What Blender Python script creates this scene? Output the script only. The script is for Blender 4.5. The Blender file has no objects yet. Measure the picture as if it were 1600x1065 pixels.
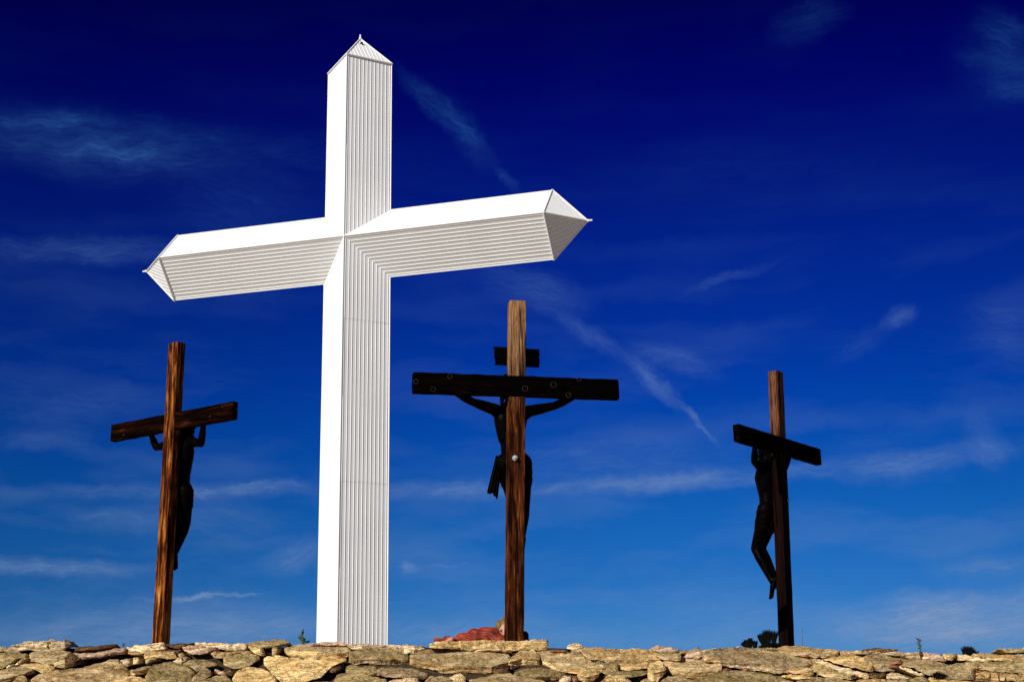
import bpy, bmesh, math, random
from math import radians as R, sin, cos, pi, sqrt
from mathutils import Vector, Matrix, noise

# ------------------------------------------------------------------ camera, sky, sun, exposure
scn = bpy.context.scene
C = scn.collection
F_PX, PITCH, ROLL = 2198.26, R(15.417), R(0.950)
cd = bpy.data.cameras.new('camera')
cam = bpy.data.objects.new('camera', cd); C.objects.link(cam)
cd.sensor_fit = 'HORIZONTAL'; cd.sensor_width = 36.0; cd.lens = 36.0 * F_PX / 1600.0
cd.clip_start = 0.1; cd.clip_end = 6000
cam.matrix_world = Matrix.Rotation(pi/2 + PITCH, 4, 'X') @ Matrix.Rotation(-ROLL, 4, 'Z')
scn.camera = cam
scn.view_settings.view_transform = 'Standard'; scn.view_settings.look = 'None'
scn.view_settings.exposure = 0.15; scn.view_settings.gamma = 1.0
scn.render.resolution_x = 1024; scn.render.resolution_y = 681

SUN = Vector((-.568, -.680, .46)).normalized()         # towards the sun
sl = bpy.data.lights.new('sun', 'SUN'); sl.energy = 4.9; sl.angle = R(0.5); sl.color = (1.0, .965, .90)
so = bpy.data.objects.new('sun', sl); C.objects.link(so)
so.rotation_euler = SUN.to_track_quat('Z', 'Y').to_euler()

def ray(px, py):
    """direction of a point of the photograph (1600 px wide), forward component along +Y"""
    sx, sy = (px - 800) / F_PX, (532.5 - py) / F_PX
    u = cos(ROLL)*sx + sin(ROLL)*sy; v = -sin(ROLL)*sx + cos(ROLL)*sy
    return Vector((u, cos(PITCH) - v*sin(PITCH), sin(PITCH) + v*cos(PITCH)))
def at(px, py, Y):
    d = ray(px, py); return d * (Y / d.y)
def azel(px, py):
    d = ray(px, py).normalized(); return math.degrees(math.atan2(d.x, d.y)), math.degrees(math.asin(d.z))

world = bpy.data.worlds.new('World'); scn.world = world; world.use_nodes = True
world.cycles.sampling_method = 'MANUAL'; world.cycles.sample_map_resolution = 256
def build_sky():
    nt = world.node_tree; N = nt.nodes; L = nt.links; N.clear()
    def nd(t, **k):
        n = N.new(t)
        for a, b in k.items(): setattr(n, a, b)
        return n
    def m(op, a, b=None, c=None, clamp=False):
        n = nd('ShaderNodeMath', operation=op, use_clamp=clamp)
        for i, x in enumerate((a, b, c)):
            if x is None: continue
            if isinstance(x, (int, float)): n.inputs[i].default_value = x
            else: L.new(x, n.inputs[i])
        return n.outputs[0]
    out = nd('ShaderNodeOutputWorld'); bg = nd('ShaderNodeBackground')
    sky = nd('ShaderNodeTexSky', sky_type='NISHITA'); sky.sun_disc = False
    sky.sun_elevation = math.asin(SUN.z); sky.sun_rotation = math.atan2(SUN.x, SUN.y)
    sky.air_density = 1.0; sky.dust_density = 0.2; sky.ozone_density = 3.0
    tc = nd('ShaderNodeTexCoord'); sep = nd('ShaderNodeSeparateXYZ'); L.new(tc.outputs['Generated'], sep.inputs[0])
    az = m('MULTIPLY', m('ARCTAN2', sep.outputs[0], sep.outputs[1]), 180/pi)
    el = m('MULTIPLY', m('ARCSINE', sep.outputs[2]), 180/pi)
    # polarising-filter grade: how much of the clear sky each elevation lets through
    mr = nd('ShaderNodeMapRange'); L.new(el, mr.inputs[0]); mr.inputs[1].default_value = 0; mr.inputs[2].default_value = 40
    mr.clamp = True
    rp = nd('ShaderNodeValToRGB'); L.new(mr.outputs[0], rp.inputs[0])
    rp.color_ramp.interpolation = 'LINEAR'
    els = GRADE
    e = rp.color_ramp.elements
    e[0].position = els[0][0]/40; e[0].color = (*els[0][1], 1)
    e[1].position = els[-1][0]/40; e[1].color = (*els[-1][1], 1)
    for p, c in els[1:-1]:
        q = e.new(p/40); q.color = (*c, 1)
    mul = nd('ShaderNodeMix', data_type='RGBA', blend_type='MULTIPLY'); mul.inputs[0].default_value = 1
    L.new(sky.outputs[0], mul.inputs[6]); L.new(rp.outputs[0], mul.inputs[7])
    # darker towards the left and far right
    side = nd('ShaderNodeMapRange', interpolation_type='SMOOTHSTEP'); L.new(m('ABSOLUTE', m('SUBTRACT', az, 3.0)), side.inputs[0])
    side.inputs[1].default_value = 3; side.inputs[2].default_value = 27; side.inputs[3].default_value = 1; side.inputs[4].default_value = .80
    mul2 = nd('ShaderNodeMix', data_type='RGBA', blend_type='MULTIPLY'); mul2.inputs[0].default_value = 1
    L.new(mul.outputs[2], mul2.inputs[6]); L.new(side.outputs[0], mul2.inputs[7])
    # cirrus: wisps laid along segments of the sky dome
    P = nd('ShaderNodeCombineXYZ'); L.new(az, P.inputs[0]); L.new(el, P.inputs[1])
    wn = nd('ShaderNodeTexNoise', noise_dimensions='2D'); wn.inputs['Scale'].default_value = .55; wn.inputs['Detail'].default_value = 5
    L.new(P.outputs[0], wn.inputs['Vector'])
    wv = nd('ShaderNodeVectorMath', operation='SUBTRACT'); L.new(wn.outputs['Color'], wv.inputs[0]); wv.inputs[1].default_value = (.5, .5, .5)
    ws = nd('ShaderNodeVectorMath', operation='SCALE'); L.new(wv.outputs[0], ws.inputs[0]); ws.inputs['Scale'].default_value = .7
    Pw = nd('ShaderNodeVectorMath', operation='ADD'); L.new(P.outputs[0], Pw.inputs[0]); L.new(ws.outputs[0], Pw.inputs[1])
    w2 = nd('ShaderNodeTexNoise', noise_dimensions='2D'); w2.inputs['Scale'].default_value = 3.0; w2.inputs['Detail'].default_value = 4; L.new(P.outputs[0], w2.inputs['Vector'])
    w2s = nd('ShaderNodeVectorMath', operation='SUBTRACT'); L.new(w2.outputs['Color'], w2s.inputs[0]); w2s.inputs[1].default_value = (.5, .5, .5)
    w2c = nd('ShaderNodeVectorMath', operation='MULTIPLY'); L.new(w2s.outputs[0], w2c.inputs[0]); w2c.inputs[1].default_value = (.40, .14, 0)
    Pw2 = nd('ShaderNodeVectorMath', operation='ADD'); L.new(Pw.outputs[0], Pw2.inputs[0]); L.new(w2c.outputs[0], Pw2.inputs[1]); Pw = Pw2
    total = None; shared = {}
    for i, (x0, y0, x1, y1, hw, amp) in enumerate(WISPS):
        a0, e0 = azel(x0, y0); a1, e1 = azel(x1, y1)
        ln = max(math.hypot(a1-a0, e1-e0)/2, .1); ang = math.atan2(e1-e0, a1-a0)
        wd = hw / 38.4
        mp = nd('ShaderNodeMapping', vector_type='TEXTURE')
        mp.inputs['Location'].default_value = ((a0+a1)/2, (e0+e1)/2, 0)
        mp.inputs['Rotation'].default_value = (0, 0, ang); mp.inputs['Scale'].default_value = (ln*1.25, wd*1.5, 1)
        L.new(Pw.outputs[0], mp.inputs[0])
        le = nd('ShaderNodeVectorMath', operation='LENGTH'); L.new(mp.outputs[0], le.inputs[0])
        r = nd('ShaderNodeMapRange', interpolation_type='SMOOTHSTEP'); L.new(le.outputs['Value'], r.inputs[0])
        r.inputs[1].default_value = 1; r.inputs[2].default_value = 0; r.inputs[3].default_value = 0; r.inputs[4].default_value = 1
        key = min((-35, -12, 4, 25), key=lambda q: abs(math.degrees(math.atan(math.tan(ang))) - q))
        if key not in shared:
            rt = nd('ShaderNodeVectorRotate', rotation_type='Z_AXIS'); rt.inputs['Angle'].default_value = -R(key); L.new(Pw.outputs[0], rt.inputs['Vector'])
            nm = nd('ShaderNodeMapping', vector_type='POINT'); nm.inputs['Scale'].default_value = (.45, 1.9, 1); nm.inputs['Location'].default_value = (key*1.3, key*.7, 0)
            L.new(rt.outputs[0], nm.inputs[0])
            no = nd('ShaderNodeTexNoise', noise_dimensions='2D'); no.inputs['Scale'].default_value = 1.0
            no.inputs['Detail'].default_value = 6; no.inputs['Roughness'].default_value = .58; L.new(nm.outputs[0], no.inputs['Vector'])
            fm = nd('ShaderNodeMapping', vector_type='POINT'); fm.inputs['Scale'].default_value = (1.1, 7.5, 1); L.new(rt.outputs[0], fm.inputs[0])
            fn = nd('ShaderNodeTexNoise', noise_dimensions='2D'); fn.inputs['Scale'].default_value = 1.0; fn.inputs['Detail'].default_value = 4; fn.inputs['Roughness'].default_value = .6; fn.inputs['Distortion'].default_value = .4
            L.new(fm.outputs[0], fn.inputs['Vector'])
            fr = nd('ShaderNodeMapRange'); L.new(fn.outputs[0], fr.inputs[0]); fr.inputs[1].default_value = .32; fr.inputs[2].default_value = .68; fr.inputs[3].default_value = .62; fr.inputs[4].default_value = 1.2
            shared[key] = (no, fr.outputs[0])
        no, fib = shared[key]
        nr = nd('ShaderNodeMapRange'); L.new(no.outputs[0], nr.inputs[0]); nr.inputs[1].default_value = .3; nr.inputs[2].default_value = .72
        nr.inputs[3].default_value = .46; nr.inputs[4].default_value = 1.0
        v = m('MULTIPLY', m('MULTIPLY', m('MULTIPLY', r.outputs[0], nr.outputs[0]), fib), amp*1.1)
        total = v if total is None else m('ADD', total, v)
    # faint overall cirrus veil, thicker near the horizon
    vn = nd('ShaderNodeTexNoise', noise_dimensions='2D'); vm = nd('ShaderNodeMapping'); vm.inputs['Scale'].default_value = (.08, .38, 1)
    vm.inputs['Location'].default_value = (3.2, 1.4, 0); vm.inputs['Rotation'].default_value = (0, 0, R(3))
    L.new(Pw.outputs[0], vm.inputs[0]); L.new(vm.outputs[0], vn.inputs['Vector']); vn.inputs['Scale'].default_value = 1.6; vn.inputs['Detail'].default_value = 6
    vr = nd('ShaderNodeMapRange'); L.new(vn.outputs[0], vr.inputs[0]); vr.inputs[1].default_value = .45; vr.inputs[2].default_value = .8; vr.inputs[3].default_value = 0; vr.inputs[4].default_value = .26
    ve = nd('ShaderNodeMapRange'); L.new(el, ve.inputs[0]); ve.inputs[1].default_value = 2; ve.inputs[2].default_value = 24; ve.inputs[3].default_value = 1; ve.inputs[4].default_value = .12
    total = m('ADD', total, m('MULTIPLY', vr.outputs[0], ve.outputs[0]))
    # cirrus high overhead is dimmed by the same filter
    df = nd('ShaderNodeMapRange'); L.new(el, df.inputs[0]); df.inputs[1].default_value = 5; df.inputs[2].default_value = 27; df.inputs[3].default_value = 1; df.inputs[4].default_value = .42
    total = m('MULTIPLY', total, df.outputs[0], clamp=True)
    mix = nd('ShaderNodeMix', data_type='RGBA'); L.new(total, mix.inputs[0]); L.new(mul2.outputs[2], mix.inputs[6])
    ce = nd('ShaderNodeMapRange'); L.new(el, ce.inputs[0]); ce.inputs[1].default_value = 4; ce.inputs[2].default_value = 24
    cc = nd('ShaderNodeMix', data_type='RGBA'); L.new(ce.outputs[0], cc.inputs[0]); cc.inputs[6].default_value = CLOUD; cc.inputs[7].default_value = (.25, 1.3, 4.0, 1)
    L.new(cc.outputs[2], mix.inputs[7])
    L.new(mix.outputs[2], bg.inputs[0]); bg.inputs[1].default_value = 0.1
    L.new(bg.outputs[0], out.inputs[0])
# transmission of the clear sky by elevation (degrees)
CLOUD = (1.9, 2.8, 4.6, 1)
WISPS = [(-80,1000,1700,985,46,.14),(150,200,700,260,40,.12),(900,300,1500,230,60,.06),(-80,205,360,238,46,.46),(-20,188,180,188,14,.40),(60,225,320,250,16,.35),(-60,388,360,388,20,.42),(240,290,480,330,60,.15),
 (612,100,775,250,16,.42),(690,150,770,270,26,.22),(770,260,815,305,9,.30),(1520,20,1620,90,26,.34),(1500,85,1660,120,18,.36),(1530,130,1660,150,22,.32),(1480,60,1660,140,60,.14),(1200,55,1330,5,30,.28),
 (740,425,930,480,32,.36),(850,480,985,565,14,.36),(975,550,1065,640,13,.62),(1055,625,1130,690,5,.6),(975,535,1140,590,17,.30),(1070,455,1225,405,8,.30),
 (1370,510,1440,480,15,.42),(1290,570,1400,500,18,.14),(1500,500,1660,520,55,.18),
 (-60,765,520,760,12,.26),(230,772,520,758,14,.42),(500,768,920,762,15,.42),(800,768,1290,732,14,.52),(1180,742,1620,698,18,.45),(1520,640,1560,740,26,.30),(600,735,1250,700,44,.16),
 (-80,878,250,895,14,.50),(-40,690,160,690,14,.16),(60,800,280,812,12,.18),(90,795,480,830,34,.14),(200,940,400,926,4,.5),(330,930,410,926,3,.35),
 (-80,985,560,975,44,.36),(622,885,657,889,8,.6),(655,888,740,880,3,.2),(400,890,510,850,20,.26),
 (1270,990,1700,955,42,.80),(1350,935,1540,935,14,.40),(520,1000,900,985,38,.26),(1440,890,1660,880,20,.28),(-60,620,300,640,30,.14),(1000,960,1320,940,42,.12)]
GRADE = [(0, (0.1008, 0.294, 0.6844)), (3.69, (0.0694, 0.2529, 0.641)), (5.82, (0.0381, 0.2176, 0.5867)), (8.36, (0.0162, 0.1941, 0.5594)), (10.93, (0.0062, 0.1532, 0.5649)), (13.52, (0.0026, 0.1079, 0.5487)), (16.11, (0.0023, 0.0761, 0.5007)), (18.7, (0.0023, 0.055, 0.471)), (21.27, (0.002, 0.0313, 0.3977)), (23.82, (0.002, 0.0137, 0.3463)), (25.84, (0.002, 0.0055, 0.2939)), (27.34, (0.002, 0.0028, 0.2444)), (28.82, (0.002, 0.0026, 0.2008)), (40, (0.02, 0.0315, 0.194))]

build_sky()

# ------------------------------------------------------------------ helpers
def tag(o, label=None, cat=None, group=None, kind=None):
    if label: o['label'] = label
    if cat: o['category'] = cat
    if group: o['group'] = group
    if kind: o['kind'] = kind
    return o
def empty(name, loc, rz=0, **k):
    o = bpy.data.objects.new(name, None); C.objects.link(o); o.location = loc; o.rotation_euler = (0, 0, rz)
    o.empty_display_size = .2
    return tag(o, **k)
def link(name, bm, mats, parent=None, smooth=False):
    me = bpy.data.meshes.new(name); bm.normal_update(); bm.to_mesh(me); bm.free()
    for m_ in (mats if isinstance(mats, (list, tuple)) else [mats]): me.materials.append(m_)
    if smooth: me.polygons.foreach_set('use_smooth', [True]*len(me.polygons))
    o = bpy.data.objects.new(name, me); C.objects.link(o)
    if parent is not None: o.parent = parent
    return o
def tube(bm, pts, rad, seg=8, cap=True):
    rings = []
    n = len(pts)
    for i, p in enumerate(pts):
        p = Vector(p)
        t = (Vector(pts[min(i+1, n-1)]) - Vector(pts[max(i-1, 0)])).normalized()
        up = Vector((0, 0, 1)) if abs(t.z) < .9 else Vector((1, 0, 0))
        a = t.cross(up).normalized(); b = t.cross(a)
        r = rad[i] if isinstance(rad, (list, tuple)) else rad
        rings.append([bm.verts.new(p + (a*cos(k*2*pi/seg) + b*sin(k*2*pi/seg))*r) for k in range(seg)])
    for i in range(n-1):
        for k in range(seg):
            bm.faces.new((rings[i][k], rings[i][(k+1) % seg], rings[i+1][(k+1) % seg], rings[i+1][k]))
    if cap:
        bm.faces.new(rings[0]); bm.faces.new(rings[-1][::-1])
    return rings
def box(bm, lo, hi, lean=(0, 0), cuts=(1, 1, 1), jit=0, seed=0):
    """box with subdivided sides and slightly uneven surface"""
    nx, ny, nz = cuts; V = {}
    def vv(i, j, k):
        if (i, j, k) in V: return V[(i, j, k)]
        p = Vector((lo[0]+(hi[0]-lo[0])*i/nx, lo[1]+(hi[1]-lo[1])*j/ny, lo[2]+(hi[2]-lo[2])*k/nz))
        if jit:
            p += Vector((noise.noise(p*9+Vector((seed, 0, 0))), noise.noise(p*9+Vector((0, seed, 5))), noise.noise(p*9+Vector((3, 0, seed)))))*jit
        p.x += lean[0]*p.z; p.y += lean[1]*p.z
        V[(i, j, k)] = bm.verts.new(p); return V[(i, j, k)]
    for i in range(nx):
        for j in range(ny):
            bm.faces.new((vv(i,j,0), vv(i,j+1,0), vv(i+1,j+1,0), vv(i+1,j,0)))
            bm.faces.new((vv(i,j,nz), vv(i+1,j,nz), vv(i+1,j+1,nz), vv(i,j+1,nz)))
    for i in range(nx):
        for k in range(nz):
            bm.faces.new((vv(i,0,k), vv(i+1,0,k), vv(i+1,0,k+1), vv(i,0,k+1)))
            bm.faces.new((vv(i,ny,k), vv(i,ny,k+1), vv(i+1,ny,k+1), vv(i+1,ny,k)))
    for j in range(ny):
        for k in range(nz):
            bm.faces.new((vv(0,j,k), vv(0,j,k+1), vv(0,j+1,k+1), vv(0,j+1,k)))
            bm.faces.new((vv(nx,j,k), vv(nx,j+1,k), vv(nx,j+1,k+1), vv(nx,j,k+1)))

# ------------------------------------------------------------------ materials
def mat(name):
    m_ = bpy.data.materials.new(name); m_.use_nodes = True
    return m_, m_.node_tree, m_.node_tree.nodes['Principled BSDF']
def simple(name, col, rough=.6, spec=.3, metal=0, noise_amt=.25, scale=12, bump=.0):
    m_, nt, b = mat(name); N = nt.nodes; L = nt.links
    b.inputs['Roughness'].default_value = rough; b.inputs['Specular IOR Level'].default_value = spec; b.inputs['Metallic'].default_value = metal
    t = N.new('ShaderNodeTexCoord'); n = N.new('ShaderNodeTexNoise'); n.inputs['Scale'].default_value = scale; n.inputs['Detail'].default_value = 6
    L.new(t.outputs['Object'], n.inputs['Vector'])
    r = N.new('ShaderNodeValToRGB'); L.new(n.outputs[0], r.inputs[0])
    r.color_ramp.elements[0].position = .3; r.color_ramp.elements[1].position = .7
    r.color_ramp.elements[0].color = (*[c*(1-noise_amt) for c in col], 1); r.color_ramp.elements[1].color = (*[min(1, c*(1+noise_amt)) for c in col], 1)
    L.new(r.outputs[0], b.inputs['Base Color'])
    if bump:
        bp = N.new('ShaderNodeBump'); bp.inputs['Strength'].default_value = bump; bp.inputs['Distance'].default_value = .01
        L.new(n.outputs[0], bp.inputs['Height']); L.new(bp.outputs[0], b.inputs['Normal'])
    return m_
def wood(name, axis, ramp, top=None, seed=0.0, rough=.8, bleach=None, spec=.04):
    """weathered timber: grain stretched along one axis; bleach=(z0,z1,colour): greyer above"""
    m_, nt, b = mat(name); N = nt.nodes; L = nt.links
    b.inputs['Roughness'].default_value = rough; b.inputs['Specular IOR Level'].default_value = spec
    t = N.new('ShaderNodeTexCoord')
    def nz(sc, detail, ro=.6, off=0, dist=0):
        mp = N.new('ShaderNodeMapping'); mp.inputs['Scale'].default_value = sc; mp.inputs['Location'].default_value = (seed+off, seed*.7, seed*1.3)
        L.new(t.outputs['Object'], mp.inputs[0])
        n = N.new('ShaderNodeTexNoise'); n.inputs['Scale'].default_value = 1; n.inputs['Detail'].default_value = detail; n.inputs['Roughness'].default_value = ro
        n.inputs['Distortion'].default_value = dist
        L.new(mp.outputs[0], n.inputs['Vector']); return n.outputs[0]
    fine = {'z': (120, 120, 7.0), 'x': (7.0, 120, 120)}[axis]; big = {'z': (24, 24, 2.2), 'x': (2.2, 24, 24)}[axis]
    a = nz(fine, 8, .7); c = nz(big, 5, .6, 4, .6)
    mx = N.new('ShaderNodeMath'); mx.operation = 'MULTIPLY_ADD'; L.new(c, mx.inputs[0]); mx.inputs[1].default_value = .6
    ml = N.new('ShaderNodeMath'); ml.operation = 'MULTIPLY'; L.new(a, ml.inputs[0]); ml.inputs[1].default_value = .4; L.new(ml.outputs[0], mx.inputs[2])
    r = N.new('ShaderNodeValToRGB'); L.new(mx.outputs[0], r.inputs[0])
    e = r.color_ramp.elements; e[0].position = ramp[0][0]; e[0].color = (*ramp[0][1], 1); e[1].position = ramp[-1][0]; e[1].color = (*ramp[-1][1], 1)
    for p, col in ramp[1:-1]:
        q = e.new(p); q.color = (*col, 1)
    col = r.outputs[0]
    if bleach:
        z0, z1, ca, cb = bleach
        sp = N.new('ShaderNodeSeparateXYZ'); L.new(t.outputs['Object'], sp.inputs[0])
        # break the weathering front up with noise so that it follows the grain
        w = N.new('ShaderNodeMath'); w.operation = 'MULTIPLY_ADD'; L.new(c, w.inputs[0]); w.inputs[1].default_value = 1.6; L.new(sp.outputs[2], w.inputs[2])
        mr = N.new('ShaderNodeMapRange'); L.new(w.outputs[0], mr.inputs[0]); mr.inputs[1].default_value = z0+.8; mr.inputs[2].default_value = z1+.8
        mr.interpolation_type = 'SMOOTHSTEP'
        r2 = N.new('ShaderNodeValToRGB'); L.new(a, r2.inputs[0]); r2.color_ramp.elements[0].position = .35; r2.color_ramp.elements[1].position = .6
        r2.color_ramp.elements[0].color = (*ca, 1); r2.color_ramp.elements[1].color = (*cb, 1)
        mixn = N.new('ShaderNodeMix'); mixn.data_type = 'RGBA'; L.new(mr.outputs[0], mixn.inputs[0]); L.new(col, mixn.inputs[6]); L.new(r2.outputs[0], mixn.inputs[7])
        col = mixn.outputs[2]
    ck = nz({'z': (34, 34, .9), 'x': (.9, 34, 34)}[axis], 3, .5, 9, .3)
    cr = N.new('ShaderNodeMapRange'); L.new(ck, cr.inputs[0]); cr.inputs[1].default_value = .34; cr.inputs[2].default_value = .41; cr.inputs[3].default_value = .12; cr.inputs[4].default_value = 1
    km = N.new('ShaderNodeMapping'); km.inputs['Scale'].default_value = {'z': (9, 0, 2.6), 'x': (2.6, 0, 9)}[axis]; km.inputs['Location'].default_value = (seed*.37, seed*.2, seed*.9)
    L.new(t.outputs['Object'], km.inputs[0])
    kv = N.new('ShaderNodeTexVoronoi'); kv.inputs['Scale'].default_value = 1; L.new(km.outputs[0], kv.inputs['Vector'])
    kr = N.new('ShaderNodeMapRange'); L.new(kv.outputs['Distance'], kr.inputs[0]); kr.inputs[1].default_value = .10; kr.inputs[2].default_value = .24; kr.inputs[3].default_value = .15; kr.inputs[4].default_value = 1
    kk = N.new('ShaderNodeMath'); kk.operation = 'MULTIPLY'; L.new(cr.outputs[0], kk.inputs[0]); L.new(kr.outputs[0], kk.inputs[1])
    km2 = N.new('ShaderNodeMix'); km2.data_type = 'RGBA'; km2.blend_type = 'MULTIPLY'; km2.inputs[0].default_value = 1; L.new(col, km2.inputs[6]); L.new(kk.outputs[0], km2.inputs[7])
    L.new(km2.outputs[2], b.inputs['Base Color'])
    ha = N.new('ShaderNodeMath'); ha.operation = 'MULTIPLY_ADD'; L.new(kk.outputs[0], ha.inputs[0]); ha.inputs[1].default_value = 1.2; L.new(a, ha.inputs[2])
    bp = N.new('ShaderNodeBump'); bp.inputs['Strength'].default_value = .8; bp.inputs['Distance'].default_value = .006
    L.new(ha.outputs[0], bp.inputs['Height']); L.new(bp.outputs[0], b.inputs['Normal'])
    return m_
def stone_mat(name, ca, cb, cc, layered=False):
    """sandstone / limestone: blotches, lichen specks, strata; object-random tint"""
    m_, nt, b = mat(name); N = nt.nodes; L = nt.links
    b.inputs['Roughness'].default_value = .92; b.inputs['Specular IOR Level'].default_value = .1
    t = N.new('ShaderNodeTexCoord')
    def nz(scale, detail, ro=.6, sc=(1, 1, 1)):
        mp = N.new('ShaderNodeMapping'); mp.inputs['Scale'].default_value = sc; L.new(t.outputs['Object'], mp.inputs[0])
        n = N.new('ShaderNodeTexNoise'); n.inputs['Scale'].default_value = scale; n.inputs['Detail'].default_value = detail; n.inputs['Roughness'].default_value = ro
        L.new(mp.outputs[0], n.inputs['Vector']); return n.outputs[0]
    big = nz(4.5, 6, .65, (1, 1, 2.2)); fine = nz(38, 8, .75, (1, 1, 1.6)); strat = nz(9, 5, .6, (.6, .6, 7))
    r = N.new('ShaderNodeValToRGB'); L.new(big, r.inputs[0]); e = r.color_ramp.elements
    e[0].position = .34; e[0].color = (*ca, 1); e[1].position = .68; e[1].color = (*cc, 1); q = e.new(.5); q.color = (*cb, 1)
    def mulby(col, fac, lo, hi, f0=.35, f1=.65):
        mr = N.new('ShaderNodeMapRange'); L.new(fac, mr.inputs[0]); mr.inputs[1].default_value = f0; mr.inputs[2].default_value = f1
        mr.inputs[3].default_value = lo; mr.inputs[4].default_value = hi
        mx = N.new('ShaderNodeMix'); mx.data_type = 'RGBA'; mx.blend_type = 'MULTIPLY'; mx.inputs[0].default_value = 1
        L.new(col, mx.inputs[6]); L.new(mr.outputs[0], mx.inputs[7]); return mx.outputs[2]
    col = mulby(r.outputs[0], fine, .70, 1.38)
    col = mulby(col, strat, .82 if layered else .92, 1.18)
    crk = nz(5.5, 4, .65, (1, 1, 3.2))
    ab = N.new('ShaderNodeMath'); ab.operation = 'SUBTRACT'; L.new(crk, ab.inputs[0]); ab.inputs[1].default_value = .5
    ab2 = N.new('ShaderNodeMath'); ab2.operation = 'ABSOLUTE'; L.new(ab.outputs[0], ab2.inputs[0])
    col = mulby(col, ab2.outputs[0], .62, 1.0, .001, .008)
    oi = N.new('ShaderNodeObjectInfo')
    col = mulby(col, oi.outputs['Random'], .80, 1.18, 0, 1)
    L.new(col, b.inputs['Base Color'])
    ad = N.new('ShaderNodeMath'); ad.operation = 'MULTIPLY_ADD'; L.new(strat, ad.inputs[0]); ad.inputs[1].default_value = 1.2 if layered else .5; L.new(fine, ad.inputs[2])
    ck = N.new('ShaderNodeMapRange'); L.new(ab2.outputs[0], ck.inputs[0]); ck.inputs[1].default_value = 0; ck.inputs[2].default_value = .03
    ad2 = N.new('ShaderNodeMath'); ad2.operation = 'MULTIPLY_ADD'; L.new(ck.outputs[0], ad2.inputs[0]); ad2.inputs[1].default_value = .8; L.new(ad.outputs[0], ad2.inputs[2])
    bp = N.new('ShaderNodeBump'); bp.inputs['Strength'].default_value = 1; bp.inputs['Distance'].default_value = .011
    L.new(ad2.outputs[0], bp.inputs['Height']); L.new(bp.outputs[0], b.inputs['Normal'])
    return m_

M = {}
M['white'] = simple('white painted steel siding', (.80, .795, .775), .5, .3, 0, .035, .35)
M['white_trim'] = simple('white painted trim', (.76, .755, .735), .45, .35, 0, .03, .6)
M['seam'] = simple('dark joint', (.03, .03, .03), .8)
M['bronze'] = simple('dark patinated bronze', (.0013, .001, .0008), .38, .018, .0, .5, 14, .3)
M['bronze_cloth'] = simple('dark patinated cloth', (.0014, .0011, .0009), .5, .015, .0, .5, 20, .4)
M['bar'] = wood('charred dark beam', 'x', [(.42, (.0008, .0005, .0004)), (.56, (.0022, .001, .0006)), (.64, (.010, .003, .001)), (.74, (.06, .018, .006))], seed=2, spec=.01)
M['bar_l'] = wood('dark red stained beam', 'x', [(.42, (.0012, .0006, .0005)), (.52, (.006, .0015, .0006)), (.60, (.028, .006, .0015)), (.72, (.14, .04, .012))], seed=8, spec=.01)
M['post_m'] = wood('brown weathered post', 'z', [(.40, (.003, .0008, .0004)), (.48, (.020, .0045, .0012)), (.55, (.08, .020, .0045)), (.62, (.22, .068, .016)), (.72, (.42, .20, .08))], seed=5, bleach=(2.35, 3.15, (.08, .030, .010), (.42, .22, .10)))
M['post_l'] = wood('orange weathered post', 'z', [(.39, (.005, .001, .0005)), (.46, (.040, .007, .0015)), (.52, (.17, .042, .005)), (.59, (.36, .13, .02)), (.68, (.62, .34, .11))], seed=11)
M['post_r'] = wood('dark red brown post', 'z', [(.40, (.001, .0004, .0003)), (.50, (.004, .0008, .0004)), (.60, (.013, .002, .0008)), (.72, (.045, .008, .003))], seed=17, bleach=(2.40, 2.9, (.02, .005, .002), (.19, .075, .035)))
M['steel'] = simple('galvanised steel', (.42, .42, .42), .45, .4, .3, .2)
M['rust'] = simple('rusty iron', (.028, .017, .012), .8, .1, 0, .5, 40)
M['robe'] = simple('faded red painted drapery', (.20, .024, .010), .6, .25, 0, .6, 9, .5)
M['skin'] = simple('painted skin', (.42, .20, .11), .5, .3, 0, .15, 9)
M['veil'] = simple('olive brown painted scarf', (.16, .10, .035), .6, .3, 0, .35, 12)
M['eye'] = simple('painted eye', (.01, .008, .006), .2, .5)
M['eye_highlight'] = simple('painted eye highlight', (.8, .78, .7), .3, .5, 0, .02)
M['sleeve'] = simple('dark painted sleeve', (.015, .010, .009), .6, .2)
M['evergreen'] = simple('dark evergreen needles', (.0045, .005, .003), .9, .1, 0, .4, 30)
M['weed'] = simple('green weed', (.05, .075, .02), .7, .2, 0, .4, 30)
M['dry'] = simple('dry straw', (.42, .30, .11), .8, .1, 0, .3, 30)
M['drybrown'] = simple('dry brown twig', (.13, .055, .02), .8, .1, 0, .4, 30)
M['ground'] = stone_mat('pale rubble and dirt', (.20, .16, .10), (.31, .26, .18), (.40, .34, .25))
M['under'] = stone_mat('brown earth darkened for gap shade', (.03, .02, .01), (.05, .035, .018), (.08, .055, .03))  # earth coloured very dark to stand for the shade between stones
M['cream'] = stone_mat('cream limestone', (.58, .39, .19), (.77, .56, .30), (.87, .69, .43), True)
M['tan'] = stone_mat('tan sandstone', (.30, .165, .05), (.52, .335, .135), (.68, .48, .23), True)
M['yellow'] = stone_mat('yellow sandstone', (.42, .25, .085), (.62, .42, .17), (.77, .57, .28))
M['grey'] = stone_mat('grey brown weathered stone', (.24, .155, .065), (.42, .295, .14), (.55, .41, .215))
M['olive'] = stone_mat('olive brown weathered stone', (.21, .14, .05), (.38, .27, .115), (.52, .39, .19))
M['pink'] = stone_mat('pinkish sandstone', (.36, .20, .11), (.58, .38, .24), (.72, .52, .36), True)
M['brown'] = stone_mat('dark brown stone', (.045, .022, .009), (.12, .065, .028), (.22, .13, .06), True)
M['red'] = stone_mat('red brown stone', (.12, .04, .018), (.26, .10, .05), (.38, .18, .10))
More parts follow.
